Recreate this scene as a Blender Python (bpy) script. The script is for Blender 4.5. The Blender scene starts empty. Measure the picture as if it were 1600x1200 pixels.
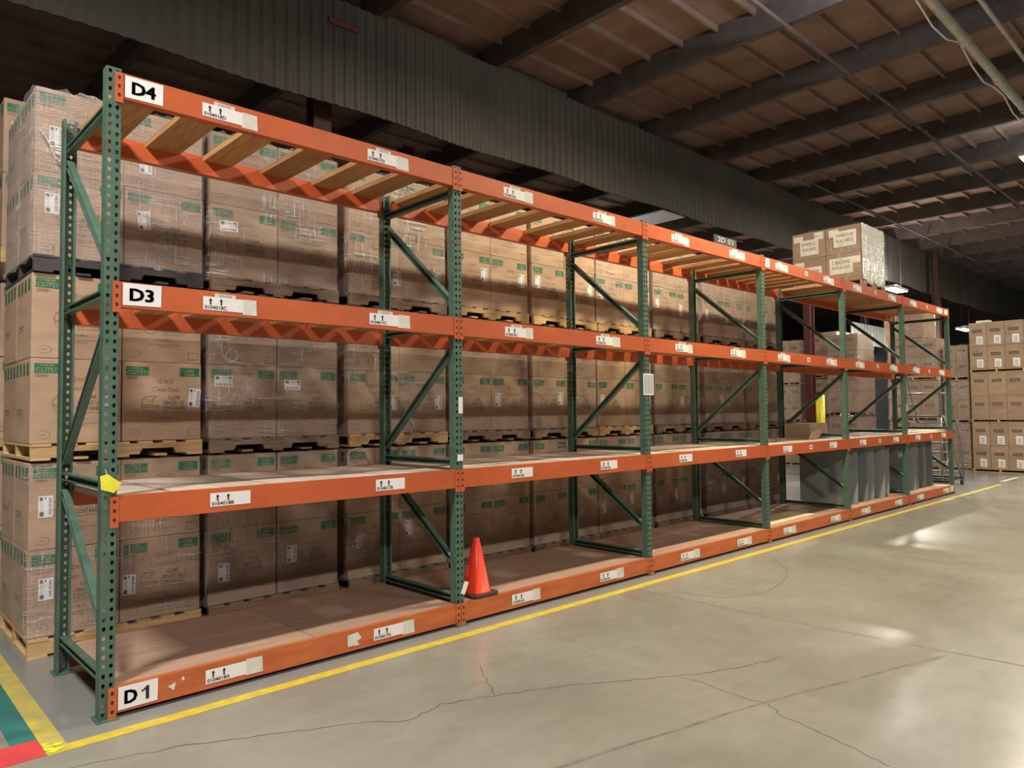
import bpy, bmesh, math, random
from mathutils import Vector, Matrix
from mathutils.geometry import tessellate_polygon
R = random.Random(7)
SC = bpy.context.scene
COL = SC.collection

# ------------------------------------------------------------------ camera
CAMLOC = Vector((-1.1465, -4.4777, 1.6588)); YAW, PITCH, ROLL, FPX = .7563, .04, -.0102, 1134.5
fw = Vector((math.sin(YAW)*math.cos(PITCH), math.cos(YAW)*math.cos(PITCH), math.sin(PITCH)))
rt = Vector((math.cos(YAW), -math.sin(YAW), 0)); up = rt.cross(fw)
r2 = rt*math.cos(ROLL)+up*math.sin(ROLL); u2 = -rt*math.sin(ROLL)+up*math.cos(ROLL)
cam = bpy.data.cameras.new('camera'); camo = bpy.data.objects.new('camera', cam); COL.objects.link(camo)
cam.sensor_fit = 'HORIZONTAL'; cam.sensor_width = 36; cam.lens = 36*FPX/1600; cam.clip_end = 200; cam.clip_start = .05
camo.matrix_world = Matrix(((r2.x, u2.x, -fw.x, CAMLOC.x), (r2.y, u2.y, -fw.y, CAMLOC.y), (r2.z, u2.z, -fw.z, CAMLOC.z), (0, 0, 0, 1)))
SC.camera = camo

# ------------------------------------------------------------------ world, exposure, main light levels
w = bpy.data.worlds.new('world'); SC.world = w; w.use_nodes = True
w.node_tree.nodes['Background'].inputs[0].default_value = (1.0, .93, .88, 1)
w.node_tree.nodes['Background'].inputs[1].default_value = .10
SC.view_settings.view_transform = 'Standard'; SC.view_settings.look = 'None'; SC.view_settings.gamma = 1
SC.view_settings.use_curve_mapping = False
SC.view_settings.exposure = 0.08
# high-bay lamps: x, y, z, watts, colour; next-aisle ones are added unseen fill
HIGH_BAYS = [(-2.4, -1.35, 6.45, 440, (1, .92, .86)), (6.75, -1.35, 6.45, 480, (1, .85, .58)), (15.9, -1.35, 6.45, 420, (1, .88, .70)),
             (25.0, -1.35, 6.45, 350, (1, .88, .70)), (-2.4, -9.5, 6.45, 820, (1, .91, .85)), (6.75, -9.5, 6.45, 330, (1, .88, .72)),
             (15.9, -9.5, 6.45, 250, (1, .88, .72)), (21.9, 3.3, 5.2, 1300, (1, .93, .82))]
BACK_BAYS = [(15.3, 8.6, 6.0, 200, (1, .9, .75)), (30.0, 3.62, 4.62, 120, (.85, .95, 1)), (24, 8.5, 6.2, 300, (1, .9, .75))]

# ------------------------------------------------------------------ helpers
def tag(o, label=None, cat=None, group=None, kind=None):
    if label: o['label'] = label
    if cat: o['category'] = cat
    if group: o['group'] = group
    if kind: o['kind'] = kind
    return o
def empty(name, loc=(0, 0, 0), rz=0):
    o = bpy.data.objects.new(name, None); COL.objects.link(o); o.location = loc; o.rotation_euler = (0, 0, rz)
    o.empty_display_size = .1
    return o
class MB:
    def __init__(s): s.v = []; s.f = []; s.m = []
    def quad(s, pts, m=0):
        n = len(s.v); s.v += [tuple(p) for p in pts]; s.f.append(tuple(range(n, n+len(pts)))); s.m.append(m)
    def box(s, x0, y0, z0, x1, y1, z1, m=0, bevel=0):
        n = len(s.v)
        s.v += [(x0, y0, z0), (x1, y0, z0), (x1, y1, z0), (x0, y1, z0), (x0, y0, z1), (x1, y0, z1), (x1, y1, z1), (x0, y1, z1)]
        for f in ((3, 2, 1, 0), (4, 5, 6, 7), (0, 1, 5, 4), (1, 2, 6, 5), (2, 3, 7, 6), (3, 0, 4, 7)):
            s.f.append(tuple(n+i for i in f)); s.m.append(m)
    def prism(s, prof, a, b, fn, m=0):
        """extrude a closed profile [(u,v)] from a to b; fn(u,v,t) gives the point"""
        n = len(s.v); k = len(prof)
        s.v += [fn(u, v, a) for u, v in prof] + [fn(u, v, b) for u, v in prof]
        for i in range(k):
            j = (i+1) % k; s.f.append((n+i, n+j, n+k+j, n+k+i)); s.m.append(m)
        tri = tessellate_polygon([[Vector((u, v, 0)) for u, v in prof]])
        for t in tri:
            s.f.append((n+t[0], n+t[2], n+t[1])); s.m.append(m); s.f.append((n+k+t[0], n+k+t[1], n+k+t[2])); s.m.append(m)
    def tube(s, pts, r, seg=8, m=0, closed=False):
        pts = [Vector(p) for p in pts]; n0 = len(s.v)
        for i, p in enumerate(pts):
            a = pts[max(i-1, 0)]; b = pts[min(i+1, len(pts)-1)]; d = (b-a).normalized()
            u = d.orthogonal().normalized() if i == 0 else (u - d*u.dot(d)).normalized()
            v = d.cross(u); rr = r[i] if isinstance(r, (list, tuple)) else r
            for k in range(seg):
                an = 2*math.pi*k/seg; s.v.append(tuple(p+u*rr*math.cos(an)+v*rr*math.sin(an)))
        for i in range(len(pts)-1):
            for k in range(seg):
                a = n0+i*seg+k; b = n0+i*seg+(k+1) % seg
                s.f.append((a, b, b+seg, a+seg)); s.m.append(m)
        s.f.append(tuple(n0+k for k in range(seg))[::-1]); s.m.append(m)
        s.f.append(tuple(n0+(len(pts)-1)*seg+k for k in range(seg))); s.m.append(m)
    def lathe(s, prof, seg=24, c=(0, 0, 0), m=0):
        n = len(s.v)
        for r_, z in prof:
            for k in range(seg):
                a = 2*math.pi*k/seg; s.v.append((c[0]+r_*math.cos(a), c[1]+r_*math.sin(a), c[2]+z))
        for i in range(len(prof)-1):
            for k in range(seg):
                a = n+i*seg+k; b = n+i*seg+(k+1) % seg; s.f.append((a, b, b+seg, a+seg)); s.m.append(m)
    def polys(s, verts, faces, fn, m=0):
        n = len(s.v); s.v += [tuple(fn(x, y)) for x, y in verts]
        for f in faces: s.f.append(tuple(n+i for i in f)); s.m.append(m)
    def mesh(s, name, mats, smooth=False):
        me = bpy.data.meshes.new(name); me.from_pydata(s.v, [], s.f)
        for m in (mats if isinstance(mats, (list, tuple)) else [mats]): me.materials.append(m)
        for p, m in zip(me.polygons, s.m): p.material_index = m; p.use_smooth = smooth
        me.update(); return me
    def build(s, name, mats, parent=None, loc=(0, 0, 0), smooth=False, bevel=0):
        return mobj(name, s.mesh(name, mats, smooth), parent, loc, bevel)
def mobj(name, me, parent=None, loc=(0, 0, 0), bevel=0, rot=None):
    o = bpy.data.objects.new(name, me); COL.objects.link(o); o.location = loc; o.parent = parent
    if rot: o.rotation_euler = rot
    if bevel:
        b = o.modifiers.new('bevel', 'BEVEL'); b.width = bevel; b.segments = 2; b.limit_method = 'ANGLE'; b.angle_limit = math.radians(50)
    return o
_tc = {}
def text_polys(s, size=1.0, align='LEFT', bold=0.0, wide=1.0):
    """letter outlines as flat polygons, in x right / y up"""
    k = (s, bold)
    if k not in _tc:
        cu = bpy.data.curves.new('t', 'FONT'); cu.body = s; cu.offset = bold; cu.resolution_u = 2
        o = bpy.data.objects.new('t', cu); COL.objects.link(o)
        dg = bpy.context.evaluated_depsgraph_get(); me = o.evaluated_get(dg).to_mesh()
        _tc[k] = ([(v.co.x, v.co.y) for v in me.vertices], [tuple(p.vertices) for p in me.polygons])
        bpy.data.objects.remove(o); bpy.data.curves.remove(cu)
    v, f = _tc[k]
    if not v: return [], []
    x0 = min(p[0] for p in v); x1 = max(p[0] for p in v); wd = x1-x0
    off = {'LEFT': -x0, 'CENTER': -x0-wd/2, 'RIGHT': -x1}[align]
    return [((x+off)*size*wide, y*size) for x, y in v], f
def fit_text(mb, s, x0, y0, w_, h_, fn, m=0, bold=.012):
    """text filling a w_ x h_ box with lower-left corner x0,y0; bold thickens by shifted copies"""
    v, f = text_polys(s, 1, 'LEFT', 0)
    if not v: return
    if bold > .01:
        k = len(v); bb = bold*.8; vs = []; fs = []
        for q, (dx, dy) in enumerate(((-bb, -bb*.6), (bb, -bb*.6), (bb, bb*.6), (-bb, bb*.6), (0, 0))):
            vs += [(x+dx, y+dy) for x, y in v]; fs += [tuple(i+q*k for i in g_) for g_ in f]
        v, f = vs, fs
    ax = min(p[0] for p in v); bx = max(p[0] for p in v); ay = min(p[1] for p in v); by = max(p[1] for p in v)
    mb.polys([(x0+(x-ax)/(bx-ax)*w_, y0+(y-ay)/(by-ay)*h_) for x, y in v], f, fn, m)

# ------------------------------------------------------------------ materials
def new_mat(name):
    m = bpy.data.materials.new(name); m.use_nodes = True; nt = m.node_tree
    return m, nt, nt.nodes['Principled BSDF']
def N(nt, t, **k):
    n = nt.nodes.new(t)
    for a, b in k.items():
        if a.startswith('i_'): n.inputs[a[2:].replace('_', ' ')].default_value = b
        else: setattr(n, a, b)
    return n
def simple(name, col, rough=.6, metal=0, var=.12, scale=6, stretch=(1, 1, 1), bump=0, spec=.5, col2=None, detail=4, coat=0):
    """base colour varied by noise in object space"""
    m, nt, b = new_mat(name); L = nt.links
    tc = N(nt, 'ShaderNodeTexCoord'); mp = N(nt, 'ShaderNodeMapping'); mp.inputs['Scale'].default_value = stretch
    L.new(tc.outputs['Object'], mp.inputs[0])
    no = N(nt, 'ShaderNodeTexNoise'); no.inputs['Scale'].default_value = scale; no.inputs['Detail'].default_value = detail
    L.new(mp.outputs[0], no.inputs['Vector'])
    cr = N(nt, 'ShaderNodeValToRGB'); L.new(no.outputs['Fac'], cr.inputs[0])
    c2 = col2 if col2 else tuple(c*(1-var) for c in col)
    c1 = col if col2 else tuple(min(1, c*(1+var)) for c in col)
    cr.color_ramp.elements[0].position = .35; cr.color_ramp.elements[1].position = .65
    cr.color_ramp.elements[0].color = (*c2, 1); cr.color_ramp.elements[1].color = (*c1, 1)
    L.new(cr.outputs[0], b.inputs['Base Color'])
    b.inputs['Roughness'].default_value = rough; b.inputs['Metallic'].default_value = metal
    b.inputs['Specular IOR Level'].default_value = spec; b.inputs['Coat Weight'].default_value = coat
    if bump:
        bp = N(nt, 'ShaderNodeBump'); bp.inputs['Strength'].default_value = bump; bp.inputs['Distance'].default_value = .01
        L.new(no.outputs['Fac'], bp.inputs['Height']); L.new(bp.outputs[0], b.inputs['Normal'])
    return m
def wood(name, c1, c2, axis=1, scale=3, rough=.75):
    m, nt, b = new_mat(name); L = nt.links
    tc = N(nt, 'ShaderNodeTexCoord'); mp = N(nt, 'ShaderNodeMapping')
    s = [14, 14, 14]; s[axis] = .9; mp.inputs['Scale'].default_value = s
    oi = N(nt, 'ShaderNodeObjectInfo'); mul = N(nt, 'ShaderNodeVectorMath', operation='ADD')
    L.new(tc.outputs['Object'], mp.inputs[0]); L.new(mp.outputs[0], mul.inputs[0])
    sc = N(nt, 'ShaderNodeMath', operation='MULTIPLY'); sc.inputs[1].default_value = 37.0
    L.new(oi.outputs['Random'], sc.inputs[0]); L.new(sc.outputs[0], mul.inputs[1])
    no = N(nt, 'ShaderNodeTexNoise'); no.inputs['Scale'].default_value = scale; no.inputs['Detail'].default_value = 6; no.inputs['Distortion'].default_value = 1.2
    L.new(mul.outputs[0], no.inputs['Vector'])
    cr = N(nt, 'ShaderNodeValToRGB'); cr.color_ramp.elements[0].position = .32; cr.color_ramp.elements[1].position = .62
    cr.color_ramp.elements[0].color = (*c2, 1); cr.color_ramp.elements[1].color = (*c1, 1)
    L.new(no.outputs['Fac'], cr.inputs[0])
    hs = N(nt, 'ShaderNodeHueSaturation'); L.new(cr.outputs[0], hs.inputs['Color'])
    mr = N(nt, 'ShaderNodeMapRange'); mr.inputs['To Min'].default_value = .8; mr.inputs['To Max'].default_value = 1.15
    L.new(oi.outputs['Random'], mr.inputs[0]); L.new(mr.outputs[0], hs.inputs['Value'])
    L.new(hs.outputs[0], b.inputs['Base Color']); b.inputs['Roughness'].default_value = rough
    bp = N(nt, 'ShaderNodeBump'); bp.inputs['Strength'].default_value = .15; bp.inputs['Distance'].default_value = .004
    L.new(no.outputs['Fac'], bp.inputs['Height']); L.new(bp.outputs[0], b.inputs['Normal'])
    return m
def cardboard(name, c):
    m, nt, b = new_mat(name); L = nt.links
    tc = N(nt, 'ShaderNodeTexCoord'); oi = N(nt, 'ShaderNodeObjectInfo')
    add = N(nt, 'ShaderNodeVectorMath', operation='ADD'); sc = N(nt, 'ShaderNodeMath', operation='MULTIPLY'); sc.inputs[1].default_value = 19.0
    L.new(oi.outputs['Random'], sc.inputs[0]); L.new(tc.outputs['Object'], add.inputs[0]); L.new(sc.outputs[0], add.inputs[1])
    mp = N(nt, 'ShaderNodeMapping'); mp.inputs['Scale'].default_value = (1, 1, 3.2); L.new(add.outputs[0], mp.inputs[0])
    n1 = N(nt, 'ShaderNodeTexNoise'); n1.inputs['Scale'].default_value = 2.2; n1.inputs['Detail'].default_value = 5; L.new(mp.outputs[0], n1.inputs['Vector'])
    cr = N(nt, 'ShaderNodeValToRGB'); cr.color_ramp.elements[0].position = .3; cr.color_ramp.elements[1].position = .7
    cr.color_ramp.elements[0].color = (c[0]*.84, c[1]*.82, c[2]*.78, 1); cr.color_ramp.elements[1].color = (c[0]*1.08, c[1]*1.08, c[2]*1.08, 1)
    L.new(n1.outputs['Fac'], cr.inputs[0])
    hs = N(nt, 'ShaderNodeHueSaturation'); L.new(cr.outputs[0], hs.inputs['Color'])
    mr = N(nt, 'ShaderNodeMapRange'); mr.inputs['To Min'].default_value = .9; mr.inputs['To Max'].default_value = 1.08
    L.new(oi.outputs['Random'], mr.inputs[0]); L.new(mr.outputs[0], hs.inputs['Value']); L.new(hs.outputs[0], b.inputs['Base Color'])
    b.inputs['Roughness'].default_value = .72; b.inputs['Specular IOR Level'].default_value = .3
    bp = N(nt, 'ShaderNodeBump'); bp.inputs['Strength'].default_value = .25; bp.inputs['Distance'].default_value = .01
    L.new(n1.outputs['Fac'], bp.inputs['Height']); L.new(bp.outputs[0], b.inputs['Normal'])
    return m
def film(name, base=.08, streak=.5, sx=(2.6, 2.6, 42), sz=(60, 60, 3.2), tint=(.92, .9, .93)):
    """stretch film: clear bumpy sheet, highlights on its folds painted as white streaks"""
    m, nt, b = new_mat(name); L = nt.links; out = nt.nodes['Material Output']
    tc = N(nt, 'ShaderNodeTexCoord'); oi = N(nt, 'ShaderNodeObjectInfo')
    add = N(nt, 'ShaderNodeVectorMath', operation='ADD'); sc = N(nt, 'ShaderNodeMath', operation='MULTIPLY'); sc.inputs[1].default_value = 23.0
    L.new(oi.outputs['Random'], sc.inputs[0]); L.new(tc.outputs['Object'], add.inputs[0]); L.new(sc.outputs[0], add.inputs[1])
    outs = []
    for s in (sx, sz):
        mp = N(nt, 'ShaderNodeMapping'); mp.inputs['Scale'].default_value = s; mp.inputs['Rotation'].default_value = (0, .12 if s is sx else .03, 0)
        L.new(add.outputs[0], mp.inputs[0])
        n = N(nt, 'ShaderNodeTexNoise'); n.inputs['Scale'].default_value = 1; n.inputs['Detail'].default_value = 3; n.inputs['Distortion'].default_value = 1.6
        L.new(mp.outputs[0], n.inputs['Vector'])
        r = N(nt, 'ShaderNodeMapRange'); r.inputs['From Min'].default_value = .55; r.inputs['From Max'].default_value = .68
        L.new(n.outputs['Fac'], r.inputs[0]); outs.append((n, r))
    big = N(nt, 'ShaderNodeTexNoise'); big.inputs['Scale'].default_value = 2.3; big.inputs['Detail'].default_value = 2; L.new(add.outputs[0], big.inputs['Vector'])
    br = N(nt, 'ShaderNodeMapRange'); br.inputs['From Min'].default_value = .47; br.inputs['From Max'].default_value = .62; L.new(big.outputs['Fac'], br.inputs[0])
    mx = N(nt, 'ShaderNodeMath', operation='MAXIMUM'); L.new(outs[0][1].outputs[0], mx.inputs[0]); L.new(outs[1][1].outputs[0], mx.inputs[1])
    mm = N(nt, 'ShaderNodeMath', operation='MULTIPLY'); L.new(mx.outputs[0], mm.inputs[0]); L.new(br.outputs[0], mm.inputs[1])
    ms = N(nt, 'ShaderNodeMath', operation='MULTIPLY_ADD'); L.new(mm.outputs[0], ms.inputs[0]); ms.inputs[1].default_value = streak; ms.inputs[2].default_value = base  # opaque white streaks put in as glints of light on the film
    su = N(nt, 'ShaderNodeMath', operation='ADD'); L.new(outs[0][0].outputs['Fac'], su.inputs[0]); L.new(outs[1][0].outputs['Fac'], su.inputs[1])
    bp = N(nt, 'ShaderNodeBump'); bp.inputs['Strength'].default_value = 1.0; bp.inputs['Distance'].default_value = .035; L.new(su.outputs[0], bp.inputs['Height'])
    b.inputs['Base Color'].default_value = (*tint, 1); b.inputs['Roughness'].default_value = .16; b.inputs['Specular IOR Level'].default_value = 1.0
    L.new(bp.outputs[0], b.inputs['Normal'])
    tr = N(nt, 'ShaderNodeBsdfTransparent'); mix = N(nt, 'ShaderNodeMixShader')
    L.new(ms.outputs[0], mix.inputs[0]); L.new(tr.outputs[0], mix.inputs[1]); L.new(b.outputs[0], mix.inputs[2]); L.new(mix.outputs[0], out.inputs['Surface'])
    return m
def emit(name, col, st):
    m, nt, b = new_mat(name); b.inputs['Base Color'].default_value = (*col, 1)
    b.inputs['Emission Color'].default_value = (*col, 1); b.inputs['Emission Strength'].default_value = st
    return m

M = {}
M['orange'] = simple('orange_paint', (.56, .118, .034), .42, var=.14, scale=3, col2=(.47, .095, .03))
M['orange_worn'] = simple('worn_orange_paint', (.56, .15, .045), .5, scale=7, col2=(.44, .105, .032), stretch=(.4, 1, 2))
M['green'] = simple('green_paint', (.072, .140, .100), .45, scale=9, var=.15)
M['steel'] = simple('zinc_steel', (.45, .46, .46), .35, .7, var=.1, scale=20)
M['dark_steel'] = simple('dark_steel', (.03, .03, .03), .5, .3)
M['slot'] = simple('dark_slot', (.03, .012, .008), .8)
M['kraft'] = cardboard('kraft_board', (.46, .325, .225))
M['kraft2'] = cardboard('tan_board', (.39, .28, .20))
M['kraft3'] = cardboard('brown_board', (.30, .205, .15))
M['ink_green'] = simple('green_ink', (.02, .17, .075), .6, var=.2, scale=30)
M['ink'] = simple('brown_green_ink', (.10, .095, .05), .7, var=.1)
M['ink_light'] = simple('pale_brown_ink', (.24, .165, .095), .7, var=.1)
M['ink_reverse'] = simple('kraft_reversed_letters', (.50, .42, .28), .7, var=.1)
M['ink_dark'] = simple('dark_brown_ink', (.06, .035, .025), .7)
M['black'] = simple('black_ink', (.012, .012, .014), .6)
M['blue_grey_ink'] = simple('label_ink', (.10, .12, .19), .6)
M['paper'] = simple('white_paper', (.80, .80, .80), .6, var=.03)
M['paper_old'] = simple('aged_paper', (.66, .66, .60), .6, var=.07, scale=18)
M['yellow_paper'] = simple('yellow_tag_paper', (.85, .80, .05), .6, var=.05)
M['pine'] = wood('pine_wood', (.52, .30, .13), (.36, .18, .07), 1)
M['pine_x'] = wood('pallet_pine', (.62, .44, .22), (.46, .29, .12), 0)
M['pallet_dk'] = wood('pallet_weathered_wood', (.26, .19, .13), (.16, .11, .075), 0)
M['pallet_black'] = simple('charcoal_pallet', (.055, .05, .055), .6)
M['ply'] = wood('plywood_pink', (.46, .31, .23), (.37, .24, .17), 0, scale=1.6, rough=.65)
M['ply_light'] = wood('pale_plywood', (.72, .60, .36), (.60, .47, .25), 0, scale=1.6)
M['board_grey'] = wood('weathered_plank', (.53, .465, .395), (.46, .38, .31), 1)
M['cone'] = simple('cone_plastic', (1.0, .06, .02), .38, var=.04)
M['rubber'] = simple('black_rubber', (.04, .035, .03), .7)
M['yellow'] = simple('yellow_floor_paint', (.66, .53, .035), .5, scale=14, col2=(.50, .42, .07))
M['yellow_worn'] = simple('worn_yellow_floor_paint', (.58, .48, .07), .5, scale=7, col2=(.40, .36, .15))
M['yellow_bright'] = simple('yellow_plastic', (.85, .72, .01), .4)
M['teal'] = simple('teal_floor_paint', (.03, .17, .15), .5, var=.15)
M['red'] = simple('red_floor_paint', (.62, .06, .07), .4, var=.1)
M['maroon'] = simple('maroon_primer', (.13, .035, .03), .6)
M['maroon_dark'] = simple('dark_maroon_primer', (.06, .026, .022), .65)
M['wall_metal'] = simple('corrugated_painted_metal', (.074, .070, .056), .6, var=.15, scale=1.2)
M['wall_pale'] = simple('pale_corrugated_metal', (.55, .58, .55), .5, var=.05)
M['ceil'] = simple('brown_roof_decking', (.27, .19, .155), .85, scale=2.2, col2=(.19, .13, .105), stretch=(1, .6, 1))
M['beam_grey'] = simple('roof_beam_timber', (.085, .07, .064), .8, scale=3, var=.2)
M['grey_sheet'] = simple('grey_plastic_sheet', (.29, .335, .35), .38, var=.1, scale=2)
M['alu'] = simple('grey_ladder_steel', (.30, .31, .31), .4, .4)
M['pipe'] = simple('painted_pipe', (.42, .43, .40), .4, .3)
M['film_l'] = film('light_stretch_film', .06, .55)
M['film_m'] = film('stretch_film', .12, .85)
M['film_h'] = film('heavy_stretch_film', .22, .6, tint=(.9, .88, .92))
M['film_w'] = film('white_stretch_film', .9, .1, tint=(.86, .9, .84))
M['lamp'] = emit('lamp_diffuser', (1, .95, .85), 14)
M['tube'] = emit('tube_diffuser', (.9, .97, 1), 12)
M['lamp_metal'] = simple('lamp_housing', (.5, .5, .5), .5)

# floor material: polished, mottled concrete; blue-grey coating under the rack
def floor_mat():
    m, nt, b = new_mat('polished_concrete'); L = nt.links
    tc = N(nt, 'ShaderNodeTexCoord')
    n1 = N(nt, 'ShaderNodeTexNoise'); n1.inputs['Scale'].default_value = .55; n1.inputs['Detail'].default_value = 8; n1.inputs['Roughness'].default_value = .62; n1.inputs['Distortion'].default_value = .5
    L.new(tc.outputs['Object'], n1.inputs['Vector'])
    cr = N(nt, 'ShaderNodeValToRGB'); e = cr.color_ramp.elements; e[0].position = .3; e[1].position = .72
    e[0].color = (.195, .195, .16, 1); e[1].color = (.315, .315, .27, 1); L.new(n1.outputs['Fac'], cr.inputs[0])
    # fine speckle
    n2 = N(nt, 'ShaderNodeTexNoise'); n2.inputs['Scale'].default_value = 7; n2.inputs['Detail'].default_value = 5; n2.inputs['Roughness'].default_value = .55
    mp = N(nt, 'ShaderNodeMapping'); mp.inputs['Scale'].default_value = (.7, 1.6, 1); L.new(tc.outputs['Object'], mp.inputs[0]); L.new(mp.outputs[0], n2.inputs['Vector'])
    r2_ = N(nt, 'ShaderNodeMapRange'); r2_.inputs['From Min'].default_value = .25; r2_.inputs['From Max'].default_value = .75; r2_.inputs['To Min'].default_value = .93; r2_.inputs['To Max'].default_value = 1.07
    L.new(n2.outputs['Fac'], r2_.inputs[0])
    mul = N(nt, 'ShaderNodeVectorMath', operation='SCALE'); L.new(cr.outputs[0], mul.inputs[0]); L.new(r2_.outputs[0], mul.inputs['Scale'])
    # rack zone: y > -0.13
    sp = N(nt, 'ShaderNodeSeparateXYZ'); L.new(tc.outputs['Object'], sp.inputs[0])
    gt = N(nt, 'ShaderNodeMath', operation='GREATER_THAN'); gt.inputs[1].default_value = -.15; L.new(sp.outputs['Y'], gt.inputs[0])
    gx = N(nt, 'ShaderNodeMath', operation='GREATER_THAN'); gx.inputs[1].default_value = -.3; L.new(sp.outputs['X'], gx.inputs[0])
    gm = N(nt, 'ShaderNodeMath', operation='MULTIPLY'); L.new(gt.outputs[0], gm.inputs[0]); L.new(gx.outputs[0], gm.inputs[1])
    gs = N(nt, 'ShaderNodeMath', operation='MULTIPLY'); L.new(gm.outputs[0], gs.inputs[0]); gs.inputs[1].default_value = .75
    mx = N(nt, 'ShaderNodeMixRGB'); L.new(gs.outputs[0], mx.inputs[0]); L.new(mul.outputs[0], mx.inputs[1]); mx.inputs[2].default_value = (.22, .235, .235, 1)
    L.new(mx.outputs[0], b.inputs['Base Color'])
    rr = N(nt, 'ShaderNodeMapRange'); rr.inputs['From Min'].default_value = .3; rr.inputs['From Max'].default_value = .7; rr.inputs['To Min'].default_value = .245; rr.inputs['To Max'].default_value = .268
    L.new(n1.outputs['Fac'], rr.inputs[0]); L.new(rr.outputs[0], b.inputs['Roughness'])
    bp = N(nt, 'ShaderNodeBump'); bp.inputs['Strength'].default_value = .04; bp.inputs['Distance'].default_value = .01; L.new(n1.outputs['Fac'], bp.inputs['Height']); L.new(bp.outputs[0], b.inputs['Normal'])
    return m
M['floor'] = floor_mat()

# ------------------------------------------------------------------ setting
fl = MB(); fl.quad([(-14, -18, 0), (45, -18, 0), (45, 16, 0), (-14, 16, 0)])
fl.box(-14, -18, -.1, 45, 16, -.002)
floor = fl.build('floor', M['floor']); tag(floor, kind='structure')
M['crack'] = simple('dark_crack', (.07, .062, .05), .9)  # dark colour of the flat crack ribbons
M['joint'] = simple('joint_filler', (.17, .15, .115), .7, var=.25, scale=12)
def ribbon(pts, wd, mat, name, jit=.012, sub=6):
    rr = random.Random(len(pts)); P = []
    for a, b in zip(pts[:-1], pts[1:]):
        for k in range(sub):
            t = k/sub; P.append((a[0]+(b[0]-a[0])*t+rr.uniform(-jit, jit), a[1]+(b[1]-a[1])*t+rr.uniform(-jit, jit)))
    P.append(pts[-1]); mb = MB(); n = len(P)
    L_, R_ = [], []
    for i, p in enumerate(P):
        a = P[max(i-1, 0)]; b = P[min(i+1, n-1)]; dx, dy = b[0]-a[0], b[1]-a[1]; l = math.hypot(dx, dy) or 1
        h = wd*(.4+.6*rr.random())/2; L_.append((p[0]-dy/l*h, p[1]+dx/l*h, .0006)); R_.append((p[0]+dy/l*h, p[1]-dx/l*h, .0006))
    for i in range(n-1): mb.quad([R_[i], R_[i+1], L_[i+1], L_[i]])
    return mb.build(name, mat, floor)
ribbon([(-1.2, -.15), (-.6, -.4), (-.247, -.477), (.231, -.63), (.559, -.799), (.926, -.976), (1.188, -1.167), (1.445, -1.117), (1.661, -1.2), (1.84, -1.287), (2.128, -1.405), (2.429, -1.608), (2.785, -1.809), (2.923, -1.907), (3.198, -2.019), (3.513, -2.1)], .009, M['crack'], 'floor_crack')
ribbon([(2.79, -1.82), (2.767, -2.091), (2.746, -2.311), (2.759, -2.421), (2.658, -2.565), (2.59, -2.852), (2.539, -2.998), (2.48, -3.165)], .006, M['crack'], 'floor_crack')
ribbon([(1.754, -1.224), (1.835, -1.091), (1.944, -.89), (2.015, -.793)], .006, M['crack'], 'floor_crack')
ribbon([(6.747, -.403), (6.166, -.876), (5.743, -1.069), (5.148, -1.189), (4.661, -1.019), (4.58, -.608)], .007, M['crack'], 'floor_crack')
ribbon([(4.4, -.25), (4.39, -1.4), (4.41, -2.1), (4.46, -2.9), (4.5, -3.5), (4.5, -9)], .022, M['joint'], 'floor_joint', jit=.004)
ribbon([(-.5, -1.5), (1.422, -2.102), (2.772, -2.395), (4.342, -2.859)], .035, M['joint'], 'floor_joint', jit=.006)
ribbon([(8.7, -.3), (8.7, -9)], .015, M['joint'], 'floor_joint', jit=.004)

def slab(name, x0, y0, x1, y1, mat, label, t=.0015):
    b = MB(); b.box(x0, y0, .0008, x1, y1, .0008+t); o = b.build(name, mat); tag(o, label, 'floor marking'); return o
slab('floor_line', -.325, -.262, 17.4, -.175, M['yellow'], 'long yellow painted floor line running along the front of the rack')
slab('floor_line', -.325, -.1745, -.225, 6.0, M['yellow_worn'], 'worn yellow floor line crossing past the left end of the rack')
slab('floor_strip', -.44, -.01, -.3255, 5.0, M['teal'], 'teal painted floor strip left of the worn yellow line')
slab('floor_strip', -3.5, -.25, -.3255, -.0105, M['red'], 'glossy red floor strip at the bottom left corner')
tp = MB()
for k in range(7):
    a = R.uniform(0, 3); cx, cy = -.29+R.uniform(-.025, .03), -.17+R.uniform(-.06, .07); s = R.uniform(.015, .03)
    tp.quad([(cx+s*math.cos(a+q*1.57)*(1.6 if q % 2 else .8), cy+s*math.sin(a+q*1.57), .0045+k*.0004) for q in range(4)])
tag(tp.build('tape_scrap', M['yellow_paper']), 'crumpled bright yellow tape scraps where the two yellow lines meet', 'tape')
slab('floor_mark', 18.2, -.12, 19.6, -.02, M['paper_old'], 'short pale floor mark beyond the far end of the yellow line')

# ceiling with beams and purlins
cb = MB(); cb.box(-14, -18, 7.42, 45, 16, 7.5)
ceiling = cb.build('ceiling', M['ceil']); tag(ceiling, kind='structure')
BX = [10.57+2.135*k for k in range(-10, 16)]
for x in BX:
    b = MB(); b.box(x, -18, 7.02, x+.11, 16, 7.42); b.build('roof_beam', M['beam_grey'], ceiling)
for i in range(len(BX)-1):
    b = MB(); y = -17.8
    while y < 15.9:
        b.box(BX[i]+.11, y, 7.33, BX[i+1], y+.04, 7.42); y += .61
    b.build('purlin', M['ceil'], ceiling)
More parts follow.
